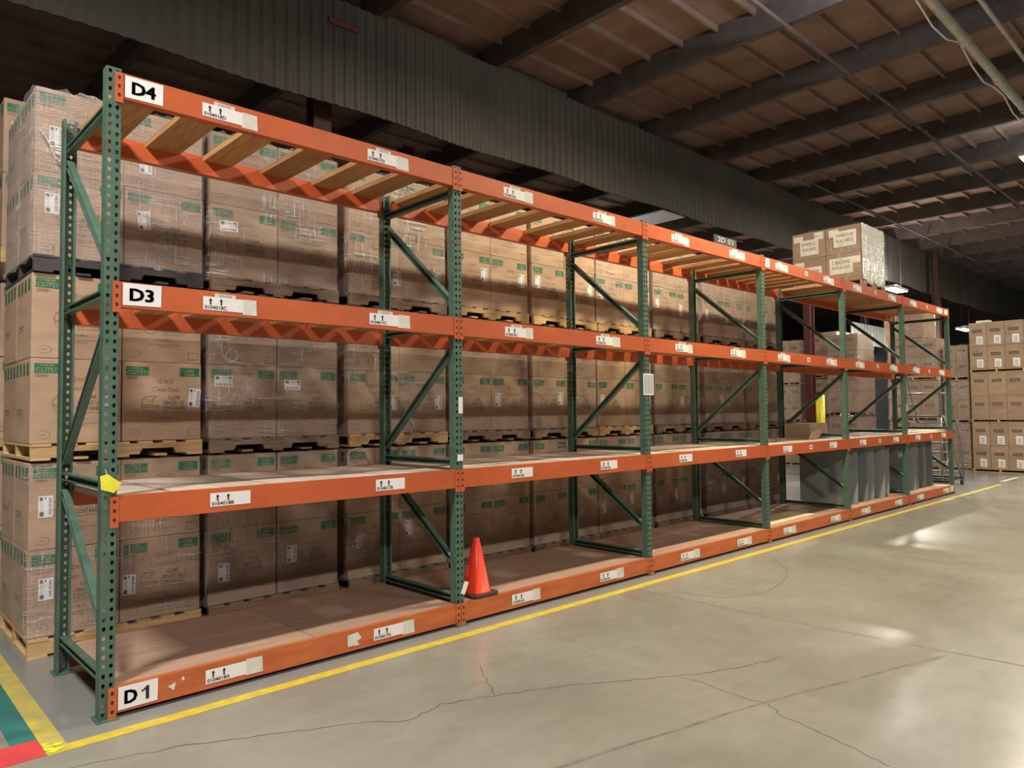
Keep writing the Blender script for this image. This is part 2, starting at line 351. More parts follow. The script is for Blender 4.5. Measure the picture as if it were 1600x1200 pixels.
# corrugated hanging wall, y = 3.7, from 5.62 up
def corrugated(name, x0, x1, y, z0, z1, mat, pitch=.16, amp=.02, along='x', wave=0):
    mb = MB(); n = int((x1-x0)/pitch*6); zs = [z0, z1]
    prof = [0, .15, .9, 1, .9, .15]
    for i in range(n):
        xa = x0+(x1-x0)*i/n; xb = x0+(x1-x0)*(i+1)/n
        ya = y-amp*prof[i % 6]; yb = y-amp*prof[(i+1) % 6]
        wa = wave*math.sin(xa*1.9); wb = wave*math.sin(xb*1.9)
        P = [(xa, ya, z0+wa), (xb, yb, z0+wb), (xb, yb, z1), (xa, ya, z1)]
        mb.quad(P); mb.quad([(xb, y+.02, z0+wb), (xa, y+.02, z0+wa), (xa, y+.02, z1), (xb, y+.02, z1)])
        mb.quad([(xa, y+.02, z0+wa), (xb, y+.02, z0+wb), (xb, yb, z0+wb), (xa, ya, z0+wa)])
    return mb.build(name, mat)
wb_ = corrugated('wall_back', -14, 44.8, 3.7, 5.62, 7.02, M['wall_metal'], wave=.02); tag(wb_, kind='structure')
bt = MB(); bt.box(3.4, 3.655, 6.655, 3.85, 3.676, 6.72); bt.build('wall_plate', M['maroon'], wb_)
far = MB(); far.box(-14, 15.9, 0, 45, 16, 7.42); o = far.build('wall_far', M['maroon']); tag(o, kind='structure')
fr = MB(); fr.box(44.9, -18, 0, 45, 16, 7.42); o = fr.build('wall_right', simple('far_wall_paint', (.10, .10, .095), .8)); tag(o, kind='structure')
o = corrugated('wall_inner', 25.45, 29.5, 6.0, 4.03, 4.8, M['wall_pale'], pitch=.3, amp=.04); tag(o, kind='structure')
bk = MB(); bk.box(25.45, 6.6, 0, 44.9, 6.7, 4.3); o = bk.build('dark_opening_sheet', simple('dark_opening', (.02, .02, .02), .9)); tag(o, kind='structure')  # black sheet standing in for the darkness of an opening
b = MB(); b.box(14.97, 7.05, 7.20, 16.6, 8.4, 7.22); b.build('bright_patch_panel', M['paper'], ceiling)  # added white panel standing for a brightly lit patch of ceiling
# ceiling pipes
def pipe(name, pts, r, mat, label, cat='pipe', coup=None):
    mb = MB(); mb.tube(pts, r, 12); o = mb.build(name, mat, smooth=True); tag(o, label, cat)
    if coup:
        for x in coup:
            c = MB(); c.tube([(x-.06, pts[0][1], pts[0][2]), (x+.06, pts[0][1], pts[0][2])], r*1.22, 12)
            c.build('coupling', mat, o, smooth=True)
    return o
pipe('sprinkler_main', [(-13.9, -1.72, 6.62), (44.8, -1.72, 6.62)], .065, M['pipe'], 'thick pale sprinkler main pipe running under the roof beams', coup=[9.9, 11.6, 13.2, 15.4, 18])
pipe('conduit', [(-13.9, -2.06, 6.78), (44.8, -2.06, 6.78)], .03, M['pipe'], 'thin grey pipe behind the thick sprinkler main')
pipe('branch_pipe', [(5, 0.0, 6.93), (44.8, 0.05, 6.93)], .028, M['beam_grey'], 'thin brown pipe under the beams to the left of the main pipe', coup=[11.2, 13.9])
pipe('branch_pipe', [(15, 2.85, 6.93), (44.8, 2.85, 6.93)], .025, M['beam_grey'], 'thin pipe running away close to the corrugated wall')
cab = []
for k in range(40):
    x = 4+k*.6; t = (x-10.63+2.135*6) % 2.135/2.135; cab.append((x, -1.48, 6.93-.22*math.sin(math.pi*t)))
pipe('power_cable', cab, .012, M['paper'], 'white power cable sagging between roof beams beside the main pipe', 'cable')

def high_bay(x, y, z, wt, col, label, group='high bay lamps'):
    t = empty('high_bay_lamp', (x, y, z)); tag(t, label, 'lamp', group)
    b = MB(); b.box(-.6, -.17, 0, .6, .17, .07); b.box(-.12, -.1, .07, .12, .1, .14); b.build('housing', M['lamp_metal'], t, bevel=.01)
    d = MB(); d.box(-.57, -.15, -.012, .57, .15, 0); d.build('diffuser', M['lamp'], t)
    h = MB()
    for s in (-.5, .5): h.tube([(s, 0, .07), (s, 0, 7.42-z)], .006, 6)
    h.build('hanger', M['dark_steel'], t)
    l = bpy.data.lights.new('lamp_light', 'AREA'); l.shape = 'RECTANGLE'; l.size = 1.1; l.size_y = .28; l.energy = wt; l.color = col
    lo = bpy.data.objects.new('lamp_light', l); COL.objects.link(lo); lo.parent = t; lo.location = (0, 0, -.02)
    l = bpy.data.lights.new('ceiling_glow_fill', 'POINT'); l.shadow_soft_size = .12; l.energy = wt*(.26 if 6 < x < 7 and y > -5 else .07); l.color = (.9, .94, 1)  # added point light brightening the ceiling, stronger at one lamp for its glow
    lo = bpy.data.objects.new('ceiling_glow_fill', l); COL.objects.link(lo); lo.parent = t; lo.location = (0, 0, .30)
    return t
names = ['above the left end of the aisle', 'above the second rack bay', 'above the far end of the rack', 'far down the aisle',
         'added unseen behind the viewer as fill', 'added as unseen fill across from the rack middle', 'added as unseen fill across from the rack end', 'glowing low behind the placard cartons']
for a, n in zip(HIGH_BAYS, names): high_bay(*a, 'flat high bay lamp '+n)
for a, n in zip(BACK_BAYS, ('beyond the corrugated wall over the stacks', 'with bright white tubes beside the far carton stack', 'deep behind the second carton row')): high_bay(*a, 'ceiling lamp '+n, 'lamps beyond the wall')

# ------------------------------------------------------------------ rack
BAY, DEP = 2.495, 1.075
LV = {'A': .173, 'B': 1.22, 'C': 2.4235, 'D': 3.62}; BH = .145
LNAME = {'A': 'floor level', 'B': 'second level', 'C': 'third level', 'D': 'top level'}
ORD = ['first', 'second', 'third', 'fourth', 'fifth', 'sixth', 'seventh', 'eighth', 'ninth', 'tenth', 'eleventh', 'twelfth']
PW, PD, PH = .076, .07, 3.66
def teardrop(cx, cz, s=1.0, up=1):
    pts = []
    for k in range(9):
        a = math.radians(-35+k*250/8); pts.append((cx+.0098*s*math.cos(a), cz+.004+.0098*s*math.sin(a)))
    pts += [(cx-.005*s, cz-.011*s), (cx+.005*s, cz-.011*s)]
    return pts
def rnd(cx, cz, r, n=8): return [(cx+r*math.cos(2*math.pi*k/n), cz+r*math.sin(2*math.pi*k/n)) for k in range(n)]
def cell(w0, w1, h, holes):
    loops = [[Vector((w0, 0, 0)), Vector((w1, 0, 0)), Vector((w1, h, 0)), Vector((w0, h, 0))]] + [[Vector((x, z, 0)) for x, z in reversed(hl)] for hl in holes]
    flat = [v for l in loops for v in l]; tri = tessellate_polygon(loops)
    return [(v.x, v.y) for v in flat], [tuple(t) for t in tri]
def post_mesh():
    mb = MB(); h = .0512; n = 71
    fv, ff = cell(-PW/2, PW/2, h, [teardrop(-.019, h/2), teardrop(.019, h/2)])
    sv, sf = cell(0, PD, h, [rnd(.02, h/2, .0055)])
    for i in range(n):
        z0 = i*h+.008
        mb.polys(fv, ff, lambda x, z: (x, 0, z+z0))
        mb.polys(sv, sf, lambda x, z: (-PW/2, x, z+z0))
        mb.polys(sv, sf, lambda x, z: (PW/2, x, z+z0))
    zt = n*h+.008
    mb.quad([(-PW/2, PD, .008), (-PW/2+.014, PD, .008), (-PW/2+.014, PD, zt), (-PW/2, PD, zt)])
    mb.quad([(PW/2, PD, .008), (PW/2-.014, PD, .008), (PW/2-.014, PD, zt), (PW/2, PD, zt)])
    return mb.mesh('post', M['green'])
PM = post_mesh()
def add_post(parent, y, flip):
    o = mobj('post', PM, parent, (0, y, 0), rot=(0, 0, math.pi) if flip else None)
    s = o.modifiers.new('sheet', 'SOLIDIFY'); s.thickness = .0022; s.offset = 0
    return o
ft = MB(); ft.box(-.055, -.035, 0, .055, .1, .007)
for q in ((-.04, -.02), (.04, .085)): ft.tube([(q[0], q[1], .006), (q[0], q[1], .035)], .006, 8)
FM = ft.mesh('foot_plate', M['green'])
def strut_mesh(y0, z0, y1, z1):
    mb = MB(); a = Vector((0, y0, z0)); b = Vector((0, y1, z1)); d = (b-a).normalized(); n = Vector((0, -d.z, d.y))
    prof = [(-.021, -.025), (.021, -.025), (.021, .025), (-.021, .025), (-.021, .014), (-.016, .014), (-.016, .021), (.017, .021), (.017, -.021), (-.016, -.021), (-.016, -.014), (-.021, -.014)]
    L_ = (b-a).length
    mb.prism(prof, 0, L_, lambda u, v, t: tuple(a+d*t+Vector((u, 0, 0))+n*v))
    return mb
STR = [(.05, 3.44, DEP-.05, 3.44), (DEP-.05, 3.35, .05, 2.53), (.05, 2.365, DEP-.05, 2.365), (.05, 2.19, DEP-.05, 1.37), (DEP-.05, 1.275, .05, 1.275), (DEP-.05, 1.17, .05, .47), (.05, .215, DEP-.05, .215)]
SM = [strut_mesh(*s).mesh('strut', M['green']) for s in STR]
FN = ['at the left end of the rack', 'between the first and second bays', 'between the second and third bays', 'between the third and fourth bays', 'between the fourth and fifth bays', 'between the fifth and sixth bays', 'at the far end of the rack']
for i in range(7):
    t = empty('upright_frame', (i*BAY, 0, 0)); tag(t, 'green perforated steel upright frame with diagonal braces '+FN[i], 'rack frame', 'green upright frames of the pallet rack')
    add_post(t, 0, False); add_post(t, DEP, True)
    mobj('foot_plate', FM, t); mobj('foot_plate', FM, t, (0, DEP, 0), rot=(0, 0, math.pi))
    for m in SM: mobj('strut', m, t)

# beam
def beam_mesh(front, mat):
    mb = MB(); x0, x1 = PW/2+.003, BAY-PW/2-.003; h = BH
    prof = [(-.008, 0), (.055, 0), (.055, h-.042), (.024, h-.042), (.024, h), (-.008, h)]
    if front: fn = lambda u, v, t: (t, u, v)
    else: fn = lambda u, v, t: (t, DEP-u, v)
    mb.prism(prof, x0, x1, fn)
    return mb.mesh('load_beam', mat)
def clip_mesh(front, side, mat):
    mb = MB(); a, b = (.003, .046) if side < 0 else (BAY-.046, BAY-.003)
    y0, y1 = (-.013, -.0085) if front else (DEP+.0085, DEP+.013)
    mb.box(a, y0, -.03, b, y1, BH-.002)
    # return flange hugging the beam end
    xb = b-.004 if side < 0 else a
    ya, yb = (-.0085, .05) if front else (DEP-.05, DEP+.0085)
    xi = (PW/2+.0005, PW/2+.0028) if side < 0 else (BAY-PW/2-.0028, BAY-PW/2-.0005)
    mb.box(xi[0], ya, -.02, xi[1], yb, BH-.002)
    c = (a+b)/2; ys = -.0136 if front else DEP+.0136
    for z in (.0, .05, .1):
        pts = teardrop(c, z+.012, .85)
        v = [Vector((p[0], p[1], 0)) for p in pts]; mb.polys(pts, [tuple(t) for t in tessellate_polygon([v])], lambda x, zz: (x, ys, zz), 1)
    return mb.mesh('end_connector', [mat, M['slot']])
BM = {}
for mk in ('orange', 'orange_worn'):
    for f in (True, False):
        BM[mk, f] = (beam_mesh(f, M[mk]), clip_mesh(f, -1, M[mk]), clip_mesh(f, 1, M[mk]))
YF = -.0095   # sticker plane in front of the beam face
def arrow(mb, x, z, h, fn, m=1):
    w_ = h*.28
    mb.polys([(x-w_*.42, z), (x+w_*.42, z), (x+w_*.42, z+h*.6), (x+w_, z+h*.6), (x, z+h), (x-w_, z+h*.6), (x-w_*.42, z+h*.6)], [(0, 1, 2, 6), (3, 4, 5), (2, 3, 5, 6)], fn, m)
def sticker(parent, x, z, code, wd=.25, h=.082, blank=0, old=0, dz=0, skew=0, y=YF):
    mb = MB(); f = lambda px, pz: (x+px, y-.0004, z+pz+skew*px)
    F = lambda px, pz: (x+px, y-.0012, z+pz+skew*px)
    mb.polys([(0, 0), (wd, 0), (wd, h), (0, h)], [(0, 1, 2, 3)], f, 0)
    arrow(mb, wd*.18, h*.40, h*.50, F); arrow(mb, wd*.44, h*.40, h*.50, F)
    fit_text(mb, code, wd*.04, h*.08, wd*.54, h*.27, F, 1, .022)
    o = mb.build('location_sticker', [M['paper'], M['black']], parent); o['label'] = 'white location sticker with two arrows and a number'
    if blank:
        b = MB(); f2 = lambda px, pz: (x+wd*.98+px, y-.0002, z-.012+pz+dz)
        b.polys([(0, 0), (blank, 0), (blank-.004, h*1.18), (.003, h*1.2)], [(0, 1, 2, 3)], f2); b.build('paper_patch', M['paper_old'], parent)['label'] = 'blank torn paper patch'
    if old:
        b = MB(); f2 = lambda px, pz: (x+wd*.28+px, y-.0002, z+h-.015+pz)
        b.polys([(0, 0), (.13, 0), (.13, .036), (.0, .038)], [(0, 1, 2, 3)], f2)
        F2 = lambda px, pz: (x+wd*.28+px, y-.0010, z+h-.015+pz)
        fit_text(b, 'SOUTH', .028, .017, .075, .014, F2, 1, .004)
        b.build('old_label', [M['paper_old'], M['blue_grey_ink']], parent)
def big_label(parent, x, z, s, wd=.205, h=.128):
    mb = MB(); mb.polys([(0, 0), (wd, .004), (wd+.002, h), (0, h-.002)], [(0, 1, 2, 3)], lambda a, b: (x+a, YF-.0006, z+b), 0)
    F = lambda a, b: (x+a, YF-.0014, z+b)
    if s.endswith('1'):
        fit_text(mb, s[0], wd*.15, h*.2, wd*.33, h*.58, F, 1, .05)
        X, Z, W_, H_ = wd*.58, h*.2, wd*.2, h*.58
        mb.polys([(X+W_*.55, Z), (X+W_, Z), (X+W_, Z+H_), (X+W_*.66, Z+H_), (X+W_*.55, Z+H_*.74)], [(0, 1, 2, 3, 4)], F, 1)
        mb.polys([(X+W_*.66, Z+H_), (X+W_*.3, Z+H_*.80), (X, Z+H_*.74), (X, Z+H_*.6), (X+W_*.3, Z+H_*.65), (X+W_*.56, Z+H_*.74)], [(0, 1, 2, 3, 4, 5)], F, 1)
    else: fit_text(mb, s, wd*.17, h*.2, wd*.64, h*.58, F, 1, .05)
    o = mb.build('row_label', [M['paper'], M['black']], parent); o['label'] = 'big white label reading '+s
beams = {}
BN = ['first bay', 'second bay', 'third bay', 'fourth bay', 'fifth bay', 'sixth bay']
for lv in 'ABCD':
    for i in range(6):
        for f in (True, False):
            me = BM['orange_worn' if lv == 'A' else 'orange', f]; z = LV[lv]-BH
            o = mobj('load_beam', me[0], None, (i*BAY, 0, z))
            tag(o, 'orange steel %s beam of the %s in the %s from the left' % ('front' if f else 'rear', LNAME[lv], BN[i]), 'rack beam', 'orange load beams of the pallet rack')
            mobj('end_connector', me[1], o); mobj('end_connector', me[2], o)
            beams[lv, i, f] = o
for lv, zt in (('D', 0), ('C', 0), ('A', 0)):
    big_label(beams[lv, 0, True], .055, {'D': .010, 'C': .013, 'A': .012}[lv], {'D': 'D4', 'C': 'D3', 'A': 'D1'}[lv])
num = 18
for i in range(6):
    pos = (.50, 1.67) if i < 3 else (.35, 1.78)
    for k, px in enumerate(pos):
        for lv in 'ABCD':
            x = px + {'D': -.012, 'C': 0, 'B': .05, 'A': .03}[lv] + R.uniform(-.02, .02)*(i > 0)
            sticker(beams[lv, i, True], x, {'D': .025, 'C': .028, 'B': .035, 'A': .03}[lv], '01040%d%s' % (num, lv),
                    blank=0 if lv == 'B' else .11+R.uniform(-.02, .015), old=(lv in 'DC'), dz=R.uniform(-.004, .01))
        num -= 1
    if i >= 3:
        for lv in 'BCD':
            b = MB(); b.quad([(1.18, YF-.0006, .045), (1.27, YF-.0006, .045), (1.27, YF-.0006, .105), (1.18, YF-.0006, .105)])
            b.quad([(1.205, YF-.0013, .06), (1.245, YF-.0013, .06), (1.245, YF-.0013, .09), (1.205, YF-.0013, .09)], 1)
            b.build('small_sticker', [M['paper'], M['blue_grey_ink']], beams[lv, i, True])
# torn paper remains on the floor-level beam and fifth-post sticker
b = MB(); b.polys([(1.49, .035), (1.585, .03), (1.565, .06), (1.60, .075), (1.57, .12), (1.49, .112)], [(0, 1, 2, 3, 4, 5)], lambda x, z: (x, YF-.0006, z)); b.build('paper_remnant', M['paper_old'], beams['A', 0, True])
b = MB(); b.polys([(.315, .075), (.35, .045), (.36, .09)], [(0, 1, 2)], lambda x, z: (x, YF-.0006, z)); b.polys([(.39, .09), (.41, .09), (.405, .11), (.395, .112)], [(0, 1, 2, 3)], lambda x, z: (x, YF-.0006, z)); b.build('paper_remnant', M['paper_old'], beams['A', 0, True])
b = MB(); b.quad([(.10, YF-.0006, .01), (.33, YF-.0006, .01), (.33, YF-.0006, .13), (.10, YF-.0006, .13)][:4]) if False else None
o5 = MB(); o5.quad([(2.22, YF-.0006, .03), (2.42, YF-.0006, .03), (2.42, YF-.0006, .12), (2.22, YF-.0006, .12)]); o5.build('paper_patch', M['paper_old'], beams['D', 5, True])
o5 = MB(); o5.quad([(2.22, YF-.0006, .02), (2.44, YF-.0006, .02), (2.44, YF-.0006, .13), (2.22, YF-.0006, .13)]); o5.build('paper_patch', M['paper_old'], beams['A', 5, True])
b = MB(); b.quad([(.06, YF-.0006, .02), (.17, YF-.0006, .02), (.17, YF-.0006, .13), (.06, YF-.0006, .13)])
fit_text(b, 'RACK', .07, .085, .09, .025, lambda x, z: (x, YF-.0014, z), 1); fit_text(b, '8', .105, .035, .025, .035, lambda x, z: (x, YF-.0014, z), 1)
b.build('rack_label', [M['paper'], M['black']], beams['D', 3, True])

# things stuck on the posts
def post_sheet(i, x0, x1, z0, z1, label, rows=0, mat='paper'):
    b = MB(); X = i*BAY; b.box(X+x0, -.0045, z0, X+x1, -.0030, z1)
    for k in range(rows):
        z = z1-.02-k*(z1-z0-.04)/max(rows-1, 1)
        for q in range(3): b.quad([(X+x0+.012+q*(x1-x0-.02)/3, -.0052, z-.003), (X+x0+.006+(q+1)*(x1-x0-.02)/3, -.0052, z-.003), (X+x0+.006+(q+1)*(x1-x0-.02)/3, -.0052, z+.003), (X+x0+.012+q*(x1-x0-.02)/3, -.0052, z+.003)], 1)
    tag(b.build('notice_sheet', [M[mat], M['blue_grey_ink']]), label, 'notice')
post_sheet(2, -.07, .105, 1.83, 2.05, 'white printed list sheet taped to the third green post', 14)
post_sheet(1, -.005, .037, 1.66, 1.79, 'small white barcode strip on the second green post at eye height', 4)
post_sheet(1, -.02, .037, 1.285, 1.335, 'torn white tape scrap on the second green post above the second shelf')
post_sheet(5, .0, .03, 1.62, 1.74, 'small white strip on the sixth green post')
post_sheet(5, .005, .075, 1.08, 1.25, 'white hanging tag on the sixth green post at the second shelf')
b = MB(); b.polys([(-.045, 1.262), (.02, 1.238), (.056, 1.29), (-.012, 1.345), (-.052, 1.335)], [(0, 1, 2, 3, 4)], lambda x, z: (x, -.018-.1*abs(x), z)); b.polys([(-.045, 1.262), (.02, 1.238), (.056, 1.29), (-.012, 1.345), (-.052, 1.335)], [(4, 3, 2, 1, 0)], lambda x, z: (x, -.0165-.1*abs(x), z))
yt = b.build('yellow_tag', M['yellow_paper']); tag(yt, 'yellow paper tag tied to the leftmost post above the second level beam', 'tag')
b = MB(); b.tube([(-.015, -.019, 1.335), (-.02, -.008, 1.36), (-.019, .01, 1.375)], .0015, 6); b.build('tie', M['paper'], yt)

# ------------------------------------------------------------------ deck boards
def board(name, x0, x1, y0, y1, z0, z1, mat, label, group, rz=0):
    cx, cy = (x0+x1)/2, (y0+y1)/2
    b = MB(); b.box(x0-cx, y0-cy, 0, x1-cx, y1-cy, z1-z0); o = b.build(name, mat, None, (cx, cy, z0), bevel=.003)
    o.rotation_euler = (0, 0, rz); tag(o, label, 'board', group); return o
Y0, Y1 = .028, DEP-.028
DB = [[(.06, .31), (.47, .70), (.88, 1.09), (1.33, 1.55), (1.77, 1.99), (2.15, 2.37)],
      [(2.60, 2.82), (2.96, 3.18), (3.36, 3.59), (3.77, 3.99), (4.27, 4.49), (4.68, 4.89)],
      [(5.05, 5.26), (5.46, 5.68), (5.89, 6.11), (6.27, 6.50), (6.77, 7.00), (7.20, 7.42)]]
def even(i, w_, g, s=.06):
    x = i*BAY+s; L_ = []
    while x+w_ < (i+1)*BAY-.05: L_.append((x, x+w_)); x += w_+g
    return L_
for i in range(6):
    L_ = DB[i] if i < 3 else even(i, .235, .045 if i == 3 else .03)
    for k, (a, c) in enumerate(L_):
        board('deck_board', a, c, Y0, Y1, LV['D']-.041, LV['D'], M['pine'], '%s pine board from the left, top level of the %s from the left' % (ORD[k], BN[i]), 'pine boards across the top level')
    L_ = even(i, .21, .125, .07) if i < 3 else even(i, .235, .055)
    for k, (a, c) in enumerate(L_):
        board('deck_board', a, c, Y0, Y1, LV['C']-.041, LV['C'], M['pine'], '%s pine board from the left, third level of the %s from the left' % (ORD[k], BN[i]), 'pine boards across the third level')
    for k, (a, c) in enumerate(even(i, .288, .012, .045)):
        board('deck_board', a, c, Y0, Y1, LV['B']-.041, LV['B']+R.choice((-.004, 0, .002)), M['board_grey'], '%s greyed board from the left, second level of the %s from the left' % (ORD[k], BN[i]), 'greyed boards across the second level')
    xm = i*BAY+BAY/2+R.uniform(-.1, .1)
    for k, (a, c) in enumerate(((i*BAY+.045, xm-.003), (xm+.003, (i+1)*BAY-.045))):
        board('plywood_deck', a, c, Y0, Y1, LV['A']-.041, LV['A']+.003, M['ply'], '%s pinkish plywood panel, floor level of the %s from the left' % (('left', 'right')[k], BN[i]), 'plywood panels of the floor level')

# ------------------------------------------------------------------ cone
c = empty('traffic_cone', (2.775, .13, .1765)); tag(c, 'bright orange traffic cone standing on the floor level deck beside the second post', 'traffic cone')
b = MB(); b.lathe([(.09, .02), (.118, .02), (.118, .034), (.112, .036), (.03, .44), (.027, .455), (.021, .458), (.019, .44), (.10, .036)], 32); b.build('cone_body', M['cone'], c, smooth=True)
b = MB(); b.prism([(-.14, -.11), (-.11, -.14), (.11, -.14), (.14, -.11), (.14, .11), (.11, .14), (-.11, .14), (-.14, .11)], 0, .022, lambda u, v, t: (u, v, t)); b.build('base', M['rubber'], c, bevel=.004)
b = MB(); b.box(-.015, 0, 0, .012, .02, .1); o = b.build('paper_scrap', M['paper'], None, (2.505, -.030, .245)); o.rotation_euler = (0, .45, 0); tag(o, 'small white scrap tucked against the second post beside the cone', 'paper')
# loose boards
board('plywood_sheet', 7.62, 9.05, .10, .50, .1775, .192, M['ply_light'], 'pale plywood sheet lying on the floor level deck right of the fourth post', 'loose sheets', .02)
board('plywood_sheet', 13.2, 15.2, .2, .9, 1.223, 1.24, M['ply_light'], 'pale plywood sheet lying on the second level in the sixth bay', 'loose sheets', -.02)
board('plywood_sheet', 9.3, 9.95, .55, .95, .1775, .187, M['ply'], 'thin pinkish plywood offcut lying behind the pale sheet', 'loose sheets', .1)
board('wood_offcut', 12.15, 12.33, .05, .95, .1775, .215, M['pine'], 'loose pine board lying on the floor level left of the sixth post', 'loose sheets', -.5)
# cardboard flap leaning in fourth bay, second level
b = MB(); b.prism([(0, 0), (.45, .01), (.55, .16), (.12, .12)], 0, .006, lambda u, v, t: (u, t-v*.3, v)); o = b.build('cardboard_flap', M['kraft'], None, (9.32, .30, 1.226)); o.rotation_euler = (0, 0, .1); tag(o, 'torn cardboard flap lying on the second level just left of the fifth post', 'cardboard')

# open small box on second level
b = MB(); b.box(0, 0, 0, .55, .42, .23); o = b.build('small_box', M['kraft'], None, (9.80, .50, 1.2235), bevel=.004); o.rotation_euler = (0, 0, -.08); tag(o, 'small brown carton with a pale printed side on the second level of the fourth bay', 'carton')
b = MB(); b.quad([(-.001, .03, .02), (-.001, .39, .02), (-.001, .39, .21), (-.001, .03, .21)][::-1]); b.build('end_panel', M['kraft2'], o)

# grey sheets standing on the floor level
def sheet(x, y0, y1, z0, z1, bow, label, lean=0):
    mb = MB(); n = 10
    for i in range(n):
        a = y0+(y1-y0)*i/n; c_ = y0+(y1-y0)*(i+1)/n
        fx = lambda y: x+bow*math.sin(math.pi*(y-y0)/(y1-y0))
        for dx, rev in ((0, 0), (.006, 1)):
            P = [(fx(a)+dx, a, z0), (fx(c_)+dx, c_, z0), (fx(c_)+dx+lean, c_, z1), (fx(a)+dx+lean, a, z1)]
            mb.quad(P if rev else P[::-1])
    for y in (y0, y1): mb.quad([(fx(y), y, z0), (fx(y)+.006, y, z0), (fx(y)+.006+lean, y, z1), (fx(y)+lean, y, z1)])
    mb.quad([(x, y0, z1), (x+.006, y0, z1), (x+.006+lean, y1, z1), (x+lean, y1, z1)])
    o = mb.build('grey_sheet', M['grey_sheet'], smooth=True); tag(o, label, 'plastic sheet', 'grey sheets standing on the floor level'); return o
xs_ = [(10.62, .13, 1.06), (11.05, .14, .95), (11.35, .16, .95), (11.72, .12, .9), (12.0, .15, .95), (12.6, .2, .98), (12.85, .16, .95), (13.1, .2, 1.0), (13.35, .16, .97), (13.6, .2, .98), (13.85, .18, 1.0), (14.1, .22, .96), (14.35, .2, 1.0), (14.55, .24, 1.0)]
for k, (x, a, c_) in enumerate(xs_):
    sheet(x, a, c_, .1775, 1.03+R.uniform(-.03, .03), R.uniform(-.06, .06), '%s tall grey sheet from the left standing on edge in the far bays' % (ORD[k] if k < 12 else ('thirteenth', 'fourteenth')[k-12]), R.uniform(-.03, .03))

# ------------------------------------------------------------------ pallets and cartons
CW, CH, CD = .578, .603, .53
def pallet_meshes(Lx, Ly, H, mat, seed):
    r = random.Random(seed); t = .017; S = []
    for y in (0, Ly/2-.019, Ly-.038):
        b = MB(); h = H-2*t; n1, n2, nh = Lx*.17, Lx*.40, .042
        prof = [(0, 0), (n1, 0), (n1+.02, nh), (n2-.02, nh), (n2, 0), (Lx-n2, 0), (Lx-n2+.02, nh), (Lx-n1-.02, nh), (Lx-n1, 0), (Lx, 0), (Lx, h), (0, h)]
        b.prism(prof, y, y+.038, lambda u, v, tt: (u-Lx/2, tt, t+v)); S.append(b.mesh('stringer', mat))
    d = MB(); n = 7; x = 0
    for k in range(n):
        w_ = .125 if k in (0, n-1) else r.uniform(.085, .115); x = k*(Lx-.125)/(n-1) if k < n-1 else Lx-.125
        d.box(x-Lx/2, r.uniform(-.008, .004), H-t, x+w_-Lx/2, Ly+r.uniform(-.004, .008), H-r.uniform(0, .002))
    e = MB()
    for k in range(5):
        w_ = .12 if k in (0, 4) else .09; x = k*(Lx-w_)/4; e.box(x-Lx/2, r.uniform(-.006, .004), 0, x+w_-Lx/2, Ly, t)
    return S, d.mesh('top_deck', mat), e.mesh('bottom_deck', mat)
PALL = {}
def pallet(x, y, z, Lx, Ly, H, mk, label, group, rz=0):
    k = (round(Lx, 2), round(Ly, 2), H, mk, R.randrange(3))
    if k not in PALL: PALL[k] = pallet_meshes(Lx, Ly, H, M[mk], hash(k[:1]) % 99+k[4])
    S, d, e = PALL[k]; t = empty('pallet', (x, y, z), rz); tag(t, label, 'pallet', group)
    for s in S: mobj('stringer', s, t)
    mobj('top_deck', d, t); mobj('bottom_deck', e, t); return t
